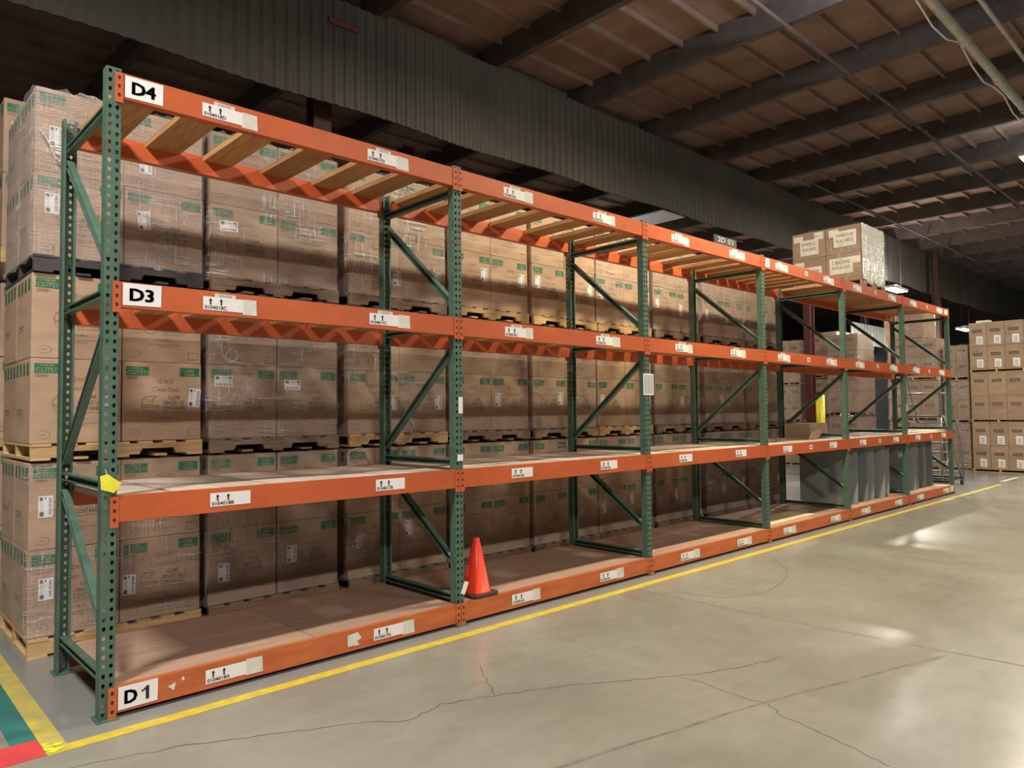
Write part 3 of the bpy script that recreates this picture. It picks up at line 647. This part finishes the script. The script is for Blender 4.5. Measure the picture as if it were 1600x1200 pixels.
# carton body with soft edges and a centre seam with tape
def carton_mesh(wd, dp, h, mat, name='carton'):
    mb = MB(); n = 6; b_ = .006
    bm = bmesh.new(); bmesh.ops.create_cube(bm, size=1)
    for v in bm.verts: v.co = Vector((v.co.x*wd, (v.co.y+.5)*dp, (v.co.z+.5)*h))
    bmesh.ops.bevel(bm, geom=bm.edges[:], offset=b_, segments=2, affect='EDGES', profile=.5)
    me = bpy.data.meshes.new(name); bm.to_mesh(me); bm.free(); me.materials.append(mat); return me
CM = [carton_mesh(CW, CD, CH, M['kraft']), carton_mesh(CW, CD, CH, M['kraft2'])]
FX = lambda y: (lambda a, b: (a-CW/2, y, b))
def front_print():
    F = FX(-.0009); k = CW/1060*1.0; H = CH
    # coordinates: a from left (m), b up (m)
    g = MB()
    g.polys([(.022, H-.105), (.185, H-.105), (.185, H-.035), (.022, H-.035)], [(0, 1, 2, 3)], F, 0)
    F2 = FX(-.0014)
    fit_text(g, 'C57PST1', .03, H-.097, .148, .032, F2, 1, .02); fit_text(g, 'STOCK NO.', .055, H-.055, .09, .012, F2, 1, .005)
    stock = g.mesh('stock_panel', [M['ink_green'], M['ink_reverse']])
    g = MB(); g.polys([(.412, H-.105), (.562, H-.105), (.562, H-.035), (.412, H-.035)], [(0, 1, 2, 3)], F, 0)
    fit_text(g, '500', .455, H-.071, .065, .026, F2, 1, .015); fit_text(g, 'CLEAR', .448, H-.098, .078, .016, F2, 1, .005)
    count = g.mesh('count_panel', [M['ink_green'], M['ink_reverse']])
    g = MB()
    fit_text(g, 'DART', .265, H-.158, .085, .026, F, 0, .01)
    for s, rev in ((1, 0), (-1, 1)):   # oval swoosh round the name
        P = []; Q = []
        for q in range(13):
            a = math.radians(-60+q*10)*s + (0 if s > 0 else math.pi)
            P.append((.307+.062*math.cos(a), H-.145+.023*math.sin(a))); Q.append((.307+.057*math.cos(a), H-.145+.0185*math.sin(a)))
        g.polys(P+Q, [(q, q+1, 13+q+1, 13+q) for q in range(12)], F, 0)
    fit_text(g, 'ClearSeal', .205, H-.225, .2, .035, F, 0, 0)
    # drawing of an open hinged container
    def outline(pts, wd, m):
        for (x0, y0), (x1, y1) in zip(pts[:-1], pts[1:]):
            dx, dy = x1-x0, y1-y0; l = math.hypot(dx, dy) or 1; nx, ny = -dy/l*wd/2, dx/l*wd/2
            g.polys([(x0-nx, y0-ny), (x1-nx, y1-ny), (x1+nx, y1+ny), (x0+nx, y0+ny)], [(0, 1, 2, 3)], F, m)
    outline([(.135, H-.33), (.15, H-.37), (.20, H-.385), (.245, H-.365), (.262, H-.335), (.135, H-.33), (.14, H-.29), (.165, H-.265), (.24, H-.262), (.215, H-.29), (.205, H-.325)], .006, 0)
    outline([(.15, H-.345), (.205, H-.35), (.25, H-.342)], .004, 0); outline([(.16, H-.28), (.19, H-.31), (.225, H-.272)], .004, 0)
    lett = g.mesh('brand_lettering', [M['ink_light']])
    g = MB()
    fit_text(g, 'CLEAR', .325, H-.285, .09, .03, F, 0, .02); fit_text(g, 'HINGED LID', .293, H-.328, .155, .032, F, 0, .02); fit_text(g, 'CONTAINERS', .28, H-.37, .185, .034, F, 0, .02)
    fit_text(g, 'ONE COMPARTMENT', .288, H-.39, .165, .010, F, 0, .01)
    fit_text(g, '6 x 5 7/8 x 3', .25, H-.438, .105, .018, F, 0, .01)
    g.polys([(.18, H-.466), (.42, H-.466), (.42, H-.462), (.18, H-.462)], [(0, 1, 2, 3)], F, 1); g.polys([(.25, H-.482), (.35, H-.482), (.35, H-.478), (.25, H-.478)], [(0, 1, 2, 3)], F, 1)
    for q in range(3): g.polys([(.028, H-.117-q*.008), (.10+.01*(q % 2), H-.117-q*.008), (.10+.01*(q % 2), H-.113-q*.008), (.028, H-.113-q*.008)], [(0, 1, 2, 3)], F, 1)
    prod = g.mesh('product_lettering', [M['ink'], M['ink_light']])
    g = MB(); cx, cz = .08, .062       # starburst
    N_ = 22
    for q in range(N_):
        a0 = 2*math.pi*q/N_; a1 = 2*math.pi*(q+.6)/N_; am = (a0+a1)/2
        w1 = .052 if math.cos(am) > .2 else .044
        g.polys([(cx+.040*math.cos(a0), cz+.024*math.sin(a0)), (cx+.040*math.cos(a1), cz+.024*math.sin(a1)), (cx+w1*math.cos(am), cz+.034*math.sin(am))], [(0, 1, 2)], F, 0 if math.cos(am) > .1 else 1)
    fit_text(g, 'NEW', cx-.018, cz-.006, .036, .012, F, 1, .005)
    burst = g.mesh('starburst_print', [M['ink_green'], M['ink_light']])
    g = MB(); x0, x1, z0, z1, t = .478, .556, .028, .085, .003
    for P in ([(x0, z0), (x1, z0), (x1, z0+t), (x0, z0+t)], [(x0, z1-t), (x1, z1-t), (x1, z1), (x0, z1)], [(x0, z0), (x0+t, z0), (x0+t, z1), (x0, z1)], [(x1-t, z0), (x1, z0), (x1, z1), (x1-t, z1)]): g.polys(P, [(0, 1, 2, 3)], F, 0)
    sq = g.mesh('outline_square_print', [M['ink']])
    return [('stock_panel', stock), ('count_panel', count), ('brand_lettering', lett), ('product_lettering', prod), ('starburst_print', burst), ('outline_square_print', sq)]
FP = front_print()
def ship_label():
    b = MB(); b.polys([(-.045, -.075), (.045, -.075), (.045, .075), (-.045, .075)], [(0, 1, 2, 3)], lambda x, z: (x, 0, z), 0)
    r = random.Random(3); f = lambda x, z: (x, -.0005, z)
    for (x0, z0, x1, z1) in ((-.038, .045, -.018, .066), (-.038, -.066, -.012, -.036), (-.006, .05, .002, .066)):
        b.polys([(x0, z0), (x1, z0), (x1, z1), (x0, z1)], [(0, 1, 2, 3)], f, 1)
    for k in range(14):
        z = -.058+k*.0088; w_ = r.uniform(.0025, .006); b.polys([(.018, z), (.036, z), (.036, z+w_), (.018, z+w_)], [(0, 1, 2, 3)], f, 1)
    for k in range(9):
        z = -.03+k*.009; b.polys([(-.034, z), (-.034+r.uniform(.01, .03), z), (-.02, z+.002), (-.034, z+.002)], [(0, 1, 2, 3)], f, 1)
    return b.mesh('shipping_label', [M['paper'], M['blue_grey_ink']])
SL = ship_label()
def side_print(mir=1):
    b = MB(); X = -CW/2-.0009; H = CH
    for k in range(4): b.polys([(.03+k*.125, H-.12), (.09+k*.125, H-.12), (.09+k*.125, H-.03), (.03+k*.125, H-.03)], [(0, 1, 2, 3)], lambda y, z: (X, CD-y, z), 0)
    fit_text(b, 'C57PST1', .06, .2, .2, .05, lambda y, z: (X, CD-y, z), 1, .01)
    return b.mesh('side_print', [M['ink_green'], M['ink_light']])
SP = side_print()
LAB = {  # load index, level -> shipping labels (column, row(0 bottom), x, z, angle)
    (0, 2): [(0, 0, .11, .38, 0), (1, 0, .135, .36, -.12), (0, 1, .13, .26, 0), (1, 1, .15, .20, 0)],
    (0, 1): [(1, 0, .525, .33, .08), (0, 0, .5, .3, 0)],
    (0, 0): [(0, 1, .10, .30, 0), (0, 0, .11, .33, 0), (1, 0, .06, .27, .02)],
    (1, 2): [(0, 0, .15, .43, 1.5)], (1, 1): [(0, 0, .12, .47, 1.57), (1, 0, .14, .45, 1.57)], (1, 0): [(0, 0, .13, .25, 0), (1, 0, .13, .32, 0)],
    (2, 2): [(1, 0, .47, .25, 0), (0, 0, .55, .2, 0)], (2, 1): [(1, 0, .48, .3, 0), (0, 0, .5, .3, 0)], (2, 0): [(0, 0, .12, .35, .5), (1, 0, .1, .4, -.05)]}
LN = [o_+' stack from the left' for o_ in ORD[:9]]
TN = ['bottom', 'middle', 'top']
def carton(x, y, z, me, label, group, prints=True, labels=(), side=False, rz=0):
    o = mobj('carton', me, None, (x, y, z)); o.rotation_euler = (0, 0, rz); tag(o, label, 'carton', group)
    if prints:
        for n, m in FP: mobj(n, m, o)
    for (a, b_, an) in labels: mobj('shipping_label', SL, o, (a-CW/2, -.0022, b_), rot=(0, an, 0))
    if side: mobj('side_print', SP, o)
    return o
def wrap(x0, x1, y0, y1, z0, z1, mat, label, group, top=False, seed=0, nx=26, nz=20, am=.007):
    r = random.Random(seed); mb = MB()
    # perimeter with rounded corners: left-back, left-front, right-front, right-back
    per = []; c = .03
    def seg(a, b, n):
        for k in range(n): per.append((a[0]+(b[0]-a[0])*k/n, a[1]+(b[1]-a[1])*k/n))
    seg((x0, y1), (x0, y0+c), 12); seg((x0, y0+c), (x0+c, y0), 2); seg((x0+c, y0), (x1-c, y0), nx); seg((x1-c, y0), (x1, y0+c), 2); seg((x1, y0+c), (x1, y1), 12); per.append((x1, y1))
    ph = [r.uniform(0, 6.28) for _ in range(8)]; cx, cy = (x0+x1)/2, (y0+y1)/2; n = len(per)
    V = []
    for j in range(nz+1):
        z = z0+(z1-z0)*j/nz
        for i, (px, py) in enumerate(per):
            s = i/n*6; d = am*(math.sin(s*9+ph[0]+z*7)*.35+math.sin(z*23+ph[1]+s*3)*.3+math.sin(s*31-z*17+ph[2])*.2)+r.uniform(0, am*.5)
            e = Vector((px-cx, py-cy)).normalized()
            zz = z+(r.uniform(-.02, .02) if j in (0, nz) else 0)
            V.append((px+e.x*abs(d)*1.0, py+e.y*abs(d), zz))
    mb.v = V
    for j in range(nz):
        for i in range(n-1): mb.f.append((j*n+i, j*n+i+1, (j+1)*n+i+1, (j+1)*n+i)); mb.m.append(0)
    o = mb.build('stretch_wrap', mat, smooth=True); tag(o, label, 'stretch film', group); return o
LX = [(-.12, 1.05), (1.105, 2.28), (2.40, 3.565), (3.61, 4.75), (4.82, 5.96), (5.99, 7.14), (7.23, 8.37), (8.46, 9.70), (9.75, 10.86)]
LZ = [(0, .13), (1.36, .115), (2.69, .12)]   # pallet base z, pallet height
WRAP = {(0, 2): 'film_h', (0, 1): None, (0, 0): 'film_l', (1, 0): 'film_l', (1, 1): 'film_m', (1, 2): 'film_m', (2, 0): 'film_l', (2, 1): 'film_m', (2, 2): 'film_m', (3, 2): None, (4, 2): None, (5, 2): 'film_l',
        (6, 2): 'film_l', (6, 1): 'film_l', (7, 2): 'film_m', (7, 1): 'film_m', (7, 0): 'film_m', (8, 0): 'film_m', (8, 1): 'film_m', (8, 2): 'film_m', (5, 1): None}
PMAT = {(0, 0): 'pine_x', (0, 1): 'pine_x', (0, 2): 'pallet_black', (1, 0): 'pallet_dk', (1, 1): 'pallet_dk', (2, 1): 'pine_x', (3, 2): 'pine_x', (4, 2): 'pine_x', (5, 2): 'pine_x', (3, 1): 'pallet_dk', (5, 1): 'pine_x'}
YF0 = 1.49
for i, (xa, xb) in enumerate(LX):
    cx = (xa+xb)/2; yj = YF0+(0 if i == 0 else R.uniform(-.01, .02))
    if i == 2: yj = YF0+.02
    for l in range(3):
        pz, ph_ = LZ[l]; mk = PMAT.get((i, l), 'pallet_dk')
        pw = (xb-xa)-.004 if (xb-xa) < 1.2 else 1.18
        pallet(cx, yj-.015, pz, pw, 1.08, ph_, mk, '%s pallet of the %s behind the rack' % (TN[l], LN[i]), 'pallets of the carton row behind the rack')
        wdt = xb-xa; gap = .004; cw2 = wdt/2
        depth = 2
        zj = pz+ph_+.001
        for row in range(2):
            for col_ in range(2):
                for dp in range(depth):
                    dx = R.uniform(-.004, .004); cxx = xa+cw2*(col_+.5)+dx if cw2 < .6 else cx+(col_-.5)*(CW+.006)
                    lab = [(a, b_, an) for (c1, r1, a, b_, an) in LAB.get((i, l), []) if c1 == col_ and r1 == row] if dp == 0 else []
                    if i >= 3 and dp == 0 and row == 0 and R.random() < .85: lab = [(R.choice((.1, .48)), .36+R.uniform(-.05, .03), R.uniform(-.05, .05))]
                    me = CM[0] if (i in (0, 3, 4, 5, 2)) else CM[1]
                    o = carton(cxx, yj+.012+dp*(CD+.006)+R.uniform(0, .004), zj+row*(CH+.0015), me,
                           '%s%s carton on the %s pallet of the %s' % (('lower', 'upper')[row], (' left', ' right')[col_]+('' if dp == 0 else ' rear'), TN[l], LN[i]),
                           'cartons of the row behind the rack', prints=(dp == 0), labels=lab, side=(i == 0 and col_ == 0) or (col_ == 0 and dp == 0))
                    if cw2 < .578: o.scale = ((cw2-.004)/CW, 1, 1)
        wk = WRAP.get((i, l), 'film_l')
        if wk:
            wd_ = CD*depth+.03
            wrap(xa-.011 if cw2 < .6 else cx-.598, xb+.011 if cw2 < .6 else cx+.598, yj-.002, yj+.02+wd_, zj-.03 if l else zj-.02, zj+2*CH+.004, M[wk], 'clear film around the %s cartons of the %s' % (TN[l], LN[i]), 'stretch film around the pallet loads', seed=i*5+l)
# second row, one stack behind the first load
for l in range(3):
    pz = (0, 1.42, 2.98)[l]; ph_ = .125
    pallet(.49, 2.90, pz, 1.19, 1.1, ph_, 'pine_x', '%s pallet of the stack standing behind the first load' % TN[l], 'pallets of the second row')
    for row in range(2):
        for col_ in range(2):
            o = carton(.49+(col_-.5)*(CW+.02), 2.92, pz+ph_+.001+row*(CH+.03), CM[0], '%s %s carton on the %s pallet behind the first stack' % (('lower', 'upper')[row], ('left', 'right')[col_], TN[l]), 'cartons of the second row', labels=[(.1, .35, 0)], side=True)
            o.scale = (1, 1, 1.04 if l < 2 else 1.1)
# loose ends of film hanging on the loads
def strand(name, pts, r, label):
    mb = MB(); P = []
    pts = [Vector(p) for p in pts]
    for a in range(len(pts)-1):
        p0 = pts[max(a-1, 0)]; p1 = pts[a]; p2 = pts[a+1]; p3 = pts[min(a+2, len(pts)-1)]
        for k in range(5):
            t = k/5; P.append(.5*((2*p1)+(-p0+p2)*t+(2*p0-5*p1+4*p2-p3)*t*t+(-p0+3*p1-3*p2+p3)*t**3))
    P.append(pts[-1]); mb.tube(P, r, 6); o = mb.build(name, M['film_w'], smooth=True); tag(o, label, 'stretch film')
strand('film_strand', [(1.13, 1.455, 2.42), (1.17, 1.45, 2.33), (1.2, 1.45, 2.15), (1.26, 1.44, 2.1), (1.32, 1.44, 2.15), (1.27, 1.44, 2.21), (1.22, 1.44, 2.13), (1.4, 1.45, 2.09), (1.55, 1.45, 2.1)], .006, 'looped white film end on the middle load of the second stack')
strand('film_strand', [(2.55, 1.46, 2.55), (2.68, 1.44, 2.45), (2.75, 1.45, 2.25), (2.72, 1.44, 2.1), (2.9, 1.45, 1.8), (3.1, 1.45, 1.55), (3.05, 1.45, 1.4)], .006, 'long twisted film end down the middle load of the third stack')
strand('film_strand', [(2.38, 1.46, 1.1), (2.36, 1.45, 1.3), (2.5, 1.44, 1.34), (2.62, 1.44, 1.2), (2.7, 1.44, 1.12)], .006, 'looped film end between the second and third stacks near the second level')
strand('film_strand', [(-.1, 1.46, 3.7), (-.04, 1.44, 3.6), (.0, 1.43, 3.5), (.06, 1.43, 3.47), (.04, 1.43, 3.55), (-.02, 1.43, 3.56)], .007, 'twisted film end on the top load of the first stack')

# ------------------------------------------------------------------ placard load on top of the rack
X0, X1 = 10.80, 11.76
pallet(11.28, .03, 3.6205, 1.0, 1.12, .125, 'pallet_dk', 'pallet under the wrapped placard cartons on top of the rack', 'pallet on top')
PC = carton_mesh(.945, .555, .445, M['kraft3'])
def yz_text(mb, s, y0, z0, w_, h_, x, m=1, bold=0): fit_text(mb, s, 0, 0, w_, h_, lambda a, b: (x, y0-a, z0+b), m, bold)
SG = [  # row, col(0 = back/left), list of (y_left, z, w, h, texts)
    (0, 0, [(.53, .30, .17, .10, ()), (.455, .03, .39, .27, ('WAREHOUSE', 'PLACARDS'))]),
    (0, 1, [(.50, .12, .37, .26, ('C BUILDING', 'RIM PLACARDS')), (.13, .27, .12, .11, ())]),
    (1, 0, [(.53, .30, .16, .10, ()), (.42, .06, .31, .26, ('MISC', 'PLACARDS')), (.175, .30, .15, .12, ('BOX 1',))]),
    (1, 1, [(.50, .29, .16, .12, ()), (.425, .11, .36, .26, ('WAREHOUSE', 'PLACARDS'))])]
for row, c_, sg in SG:
    y = .05+(1-c_)*.565; z = 3.747+row*.447
    o = mobj('placard_carton', PC, None, ((X0+X1)/2, y, z)); tag(o, 'taped brown carton with white paper signs on top of the rack, %s %s of four' % (('lower', 'upper')[row], ('rear', 'front')[c_]), 'carton', 'placard cartons on top of the rack')
    for q_, (yl, zl, w_, h_, tx) in enumerate(sg):
        b = MB(); xx = -.4735-.0025*q_; b.quad([(xx, yl, zl), (xx, yl-w_, zl), (xx, yl-w_, zl+h_), (xx, yl, zl+h_)])
        for k, s in enumerate(tx):
            hh = h_*.20; yz_text(b, s, yl-w_*.12, zl+h_*(.62-.34*k) if len(tx) > 1 else zl+h_*.35, w_*.76, hh, xx-.002)
        s_ = b.build('paper_sign', [M['paper_old'], M['ink_dark']], o)
wrap(X0-.01, X1+.012, .038, 1.17, 3.74, 4.645, M['film_l'], 'clear film around the placard cartons on top of the rack', 'film on top', seed=91)
b = MB(); n = 14; rr = random.Random(4)
gr = [[(X0+.004+(X1-X0)*i/n, .034-rr.uniform(0, .012), 3.70+(4.645-3.70)*j/10+(rr.uniform(-.03, .02) if j == 0 else 0)) for i in range(n+1)] for j in range(11)]
for j in range(10):
    for i in range(n): b.quad([gr[j][i], gr[j][i+1], gr[j+1][i+1], gr[j+1][i]])
tag(b.build('white_film_sheet', M['film_w'], smooth=True), 'thick white film sheet bunched over the aisle side of the placard cartons', 'stretch film')

# ------------------------------------------------------------------ stacks beyond the rack
FCM = {}
def face_stack(x, y0, ncol, cw, levels, dep, mk, label, group, strip=True, stick=True, wrapm=None, pm='pine_x', rows=2, side=False):
    """stack whose cartons face the viewer along -x; levels = [(pallet z, pallet h, carton h)]"""
    for l, (pz, ph_, ch) in enumerate(levels):
        key = (cw, ch, dep, mk)
        if key not in FCM:
            me = carton_mesh(dep, cw-.006, ch-.004, M[mk], 'carton')
            s = MB(); X = -dep/2-.0012
            fb = lambda a, c_, m=0: s.quad([(X, a[0], a[1]), (X, c_[0], a[1]), (X, c_[0], c_[1]), (X, a[0], c_[1])][::-1], m)
            fb((cw*.25, ch*.58), (cw*.78, ch*.70))
            for q in range(6): s.quad([(X-.001, cw*(.31+q*.075), ch*.61), (X-.001, cw*(.31+q*.075), ch*.67), (X-.001, cw*(.35+q*.075), ch*.67), (X-.001, cw*(.35+q*.075), ch*.61)], 1)
            sm = s.mesh('name_strip', [M['ink_dark'], M['kraft']])
            t_ = MB(); yy, zz = cw*.2, ch*.05; t_.quad([(X-.001, yy, zz), (X-.001, yy, zz+ch*.36), (X-.001, yy+cw*.38, zz+ch*.38), (X-.001, yy+cw*.38, zz+.02)])
            for q in range(3): t_.quad([(X-.002, yy+.04, zz+.04+q*.05), (X-.002, yy+.04, zz+.055+q*.05), (X-.002, yy+cw*.3, zz+.06+q*.05), (X-.002, yy+cw*.3, zz+.045+q*.05)], 1)
            tm = t_.mesh('white_sticker', [M['paper'], M['blue_grey_ink']])
            FCM[key] = (me, sm, tm)
        me, sm, tm = FCM[key]
        p = pallet(x+dep/2, y0, pz, dep*1.02, ncol*cw, ph_, pm, '%s pallet of the %s' % (TN[l] if len(levels) == 3 else ORD[l], label), 'pallets of the '+group)
        for r_ in range(rows):
            for c_ in range(ncol):
                o = mobj('carton', me, None, (x+dep/2, y0+c_*cw+.003, pz+ph_+.002+r_*ch))
                tag(o, '%s carton, column %s from right, %s pallet, %s' % (('lower', 'upper')[r_] if rows == 2 else ORD[r_]+' layer', ORD[c_], TN[l] if len(levels) == 3 else ORD[l], label), 'carton', 'cartons of the '+group)
                if strip: mobj('name_strip', sm, o)
                if stick and (l != 1): mobj('white_sticker', tm, o)
        if wrapm:
            wrap(x-.03, x+dep+.02, y0-.02, y0+ncol*cw+.02, pz+ph_-.04, pz+ph_+rows*ch+.01, M[wrapm], 'clear film around %s cartons, %s' % (TN[l] if len(levels) == 3 else ORD[l], label), 'film on the '+group, seed=l+int(x*3))
            # film also closes the viewer's side through the perimeter's left run
face_stack(20.8, -.05, 3, .40, [(0, .09, .60), (1.29, .09, .605), (2.59, .09, .61)], 1.05, 'kraft2', 'carton stack at the far right', 'stack at the far right')
tb = MB(); tb.box(0, 0, 0, .25, .3, .06); tag(tb.build('paper_pad', M['paper_old'], None, (20.9, .7, 3.904)), 'pale flat pad lying on top of the far right carton stack', 'pad')
face_stack(21.0, 1.22, 2, .31, [(0, .1, .58), (1.27, .1, .52), (2.42, .1, .42)], 1.0, 'kraft2', 'narrow wrapped stack', 'narrow wrapped stack', stick=False, wrapm='film_m')
face_stack(20.8, 1.92, 3, .42, [(0, .1, .60), (1.33, .1, .50), (2.45, .1, .52)], 1.1, 'kraft2', 'wrapped stack behind ladder', 'wrapped stack behind the ladder', stick=False, wrapm='film_m')
face_stack(21.0, 2.30, 3, .34, [(3.62, .06, .40)], 1.0, 'kraft', 'pale load above the wrapped stack', 'pale load', strip=False, stick=False, wrapm='film_m')
face_stack(19.3, 3.42, 2, .42, [(0, .1, .68), (1.5, .1, .55), (2.75, .1, .45)], 1.1, 'kraft3', 'dark wrapped stack', 'dark wrapped stack', stick=False, wrapm='film_l', pm='pallet_dk')
face_stack(20.2, 4.35, 2, .42, [(0, .1, .66), (1.46, .1, .5), (2.6, .1, .62)], 1.0, 'kraft2', 'stack right of maroon column', 'stack right of the column', stick=False, wrapm='film_l')
face_stack(20.1, 5.42, 2, .36, [(.0, .1, .58), (1.3, .1, .5), (2.42, .1, .62)], 1.0, 'kraft', 'stack left of maroon column', 'stack left of the column', stick=False, wrapm='film_m')
# maroon column with yellow guard
c = empty('steel_column', (17.0, 3.72, 0)); tag(c, 'maroon steel column rising behind the fourth rack bay', 'column')
b = MB(); b.box(-.12, -.09, 0, -.105, .09, 5.6); b.box(.105, -.09, 0, .12, .09, 5.6); b.box(-.105, -.01, 0, .105, .01, 5.6); b.build('shaft', M['maroon'], c)
b = MB(); b.box(-.22, -.22, 0, .22, .22, .02); b.build('base_plate', M['maroon'], c)
g = empty('column_guard', (16.92, 3.45, 0)); tag(g, 'yellow round column guard in front of the maroon column', 'guard')
b = MB(); b.tube([(0, 0, 0), (0, 0, 2.03)], .105, 20); b.build('sleeve', M['yellow_bright'], g, smooth=True)
b = MB(); b.tube([(0, 0, 2.031), (0, 0, 2.11)], .085, 16); b.build('cap', M['dark_steel'], g, smooth=True)
for n_, (x, y) in (('behind the wrapped stacks near the right end', (27.5, 6.3)), ('between the far end of the rack and the far right stack', (26.1, 3.42)), ('behind the left end of the rack over the cartons', (3.55, 4.2)), ('over the middle carton stacks', (7.2, 7.4))):
    c = MB(); c.box(x-.13, y-.1, 0, x+.13, y-.085, 7.0); c.box(x-.13, y+.085, 0, x+.13, y+.1, 7.0); c.box(x-.01, y-.085, 0, x+.01, y+.085, 7.0)
    tag(c.build('steel_column', M['maroon_dark']), 'dark maroon steel column standing '+n_, 'column')
# stencilled roof board beyond the wall
b = MB(); b.box(-.34, 0, 0, .34, .03, .41); o = b.build('aisle_sign', M['dark_steel'], None, (9.28, 1.55, 4.03)); tag(o, 'dark aisle sign with white characters above the eighth load', 'sign')
b = MB(); fit_text(b, '2D 03', -.24, .31, .48, .08, lambda a, z: (a, -.002, z), 0, .01); b.build('sign_lettering', M['paper'], o)

# ------------------------------------------------------------------ rolling ladder at the far end
ld = empty('rolling_ladder', (0, 0, 0)); tag(ld, 'grey steel rolling warehouse ladder with handrails parked past the far end of the rack', 'ladder')
r_ = .019
XL0, XL1, YA, YB = 15.75, 17.05, .42, 1.15      # climbs from right (x high) to left
def T(name, *lines, r=r_, mat='alu'):
    b = MB()
    for l in lines: b.tube(l, r, 8)
    return b.build(name, M[mat], ld, smooth=True)
T('base_frame', [(XL0, YA, .14), (XL1, YA, .14)], [(XL0, YB, .14), (XL1, YB, .14)], [(XL0, YA, .14), (XL0, YB, .14)], [(XL1, YA, .14), (XL1, YB, .14)], [(16.4, YA, .14), (16.4, YB, .14)], mat='dark_steel')
for y, s in ((YA, 'front'), (YB, 'rear')):
    T('side_rail', [(XL1-.02, y, .14), (15.95, y, 1.5)])
    T('support_post', [(XL0, y, .14), (XL0+.02, y, 1.5)])
    T('cross_brace', [(XL0, y, .3), (16.5, y, .82)], r=.012)
    T('handrail', [(XL1+.03, y-.03 if y == YA else y+.03, .05), (XL1+.02, y, .95), (XL1-.1, y, 1.12), (16.2, y, 2.05), (16.1, y, 2.42), (XL0, y, 2.45), (XL0, y, 1.5)])
T('guard_bar', [(XL0, YA, 2.43), (XL0, YB, 2.43)], [(XL0, YA, 1.98), (XL0, YB, 1.98)], [(XL0, YA, 1.98), (16.15, YA, 1.98)], [(XL0, YB, 1.98), (16.15, YB, 1.98)])
for k in range(6):
    t = (k+.6)/6.2; x = XL1-.02-(XL1-.02-15.95)*t; z = .14+(1.5-.14)*t
    b = MB(); b.box(x-.09, YA+.01, z-.015, x+.09, YB-.01, z+.01); b.build('step', M['alu'], ld)
b = MB(); b.box(XL0, YA, 1.49, 16.0, YB, 1.52); b.build('platform', M['alu'], ld)
for x in (XL0+.06, XL1-.1):
    for y in (YA-.03, YB+.03):
        b = MB(); b.tube([(x, y-.02, .065), (x, y+.02, .065)], .063, 18); wl = b.build('caster_wheel', M['rubber'], ld, smooth=False)
        b = MB(); b.box(x-.02, y-.028, .06, x+.02, y-.021, .14); b.box(x-.02, y+.021, .06, x+.02, y+.028, .14); b.build('fork', M['alu'], wl)
bpy.context.view_layer.update()
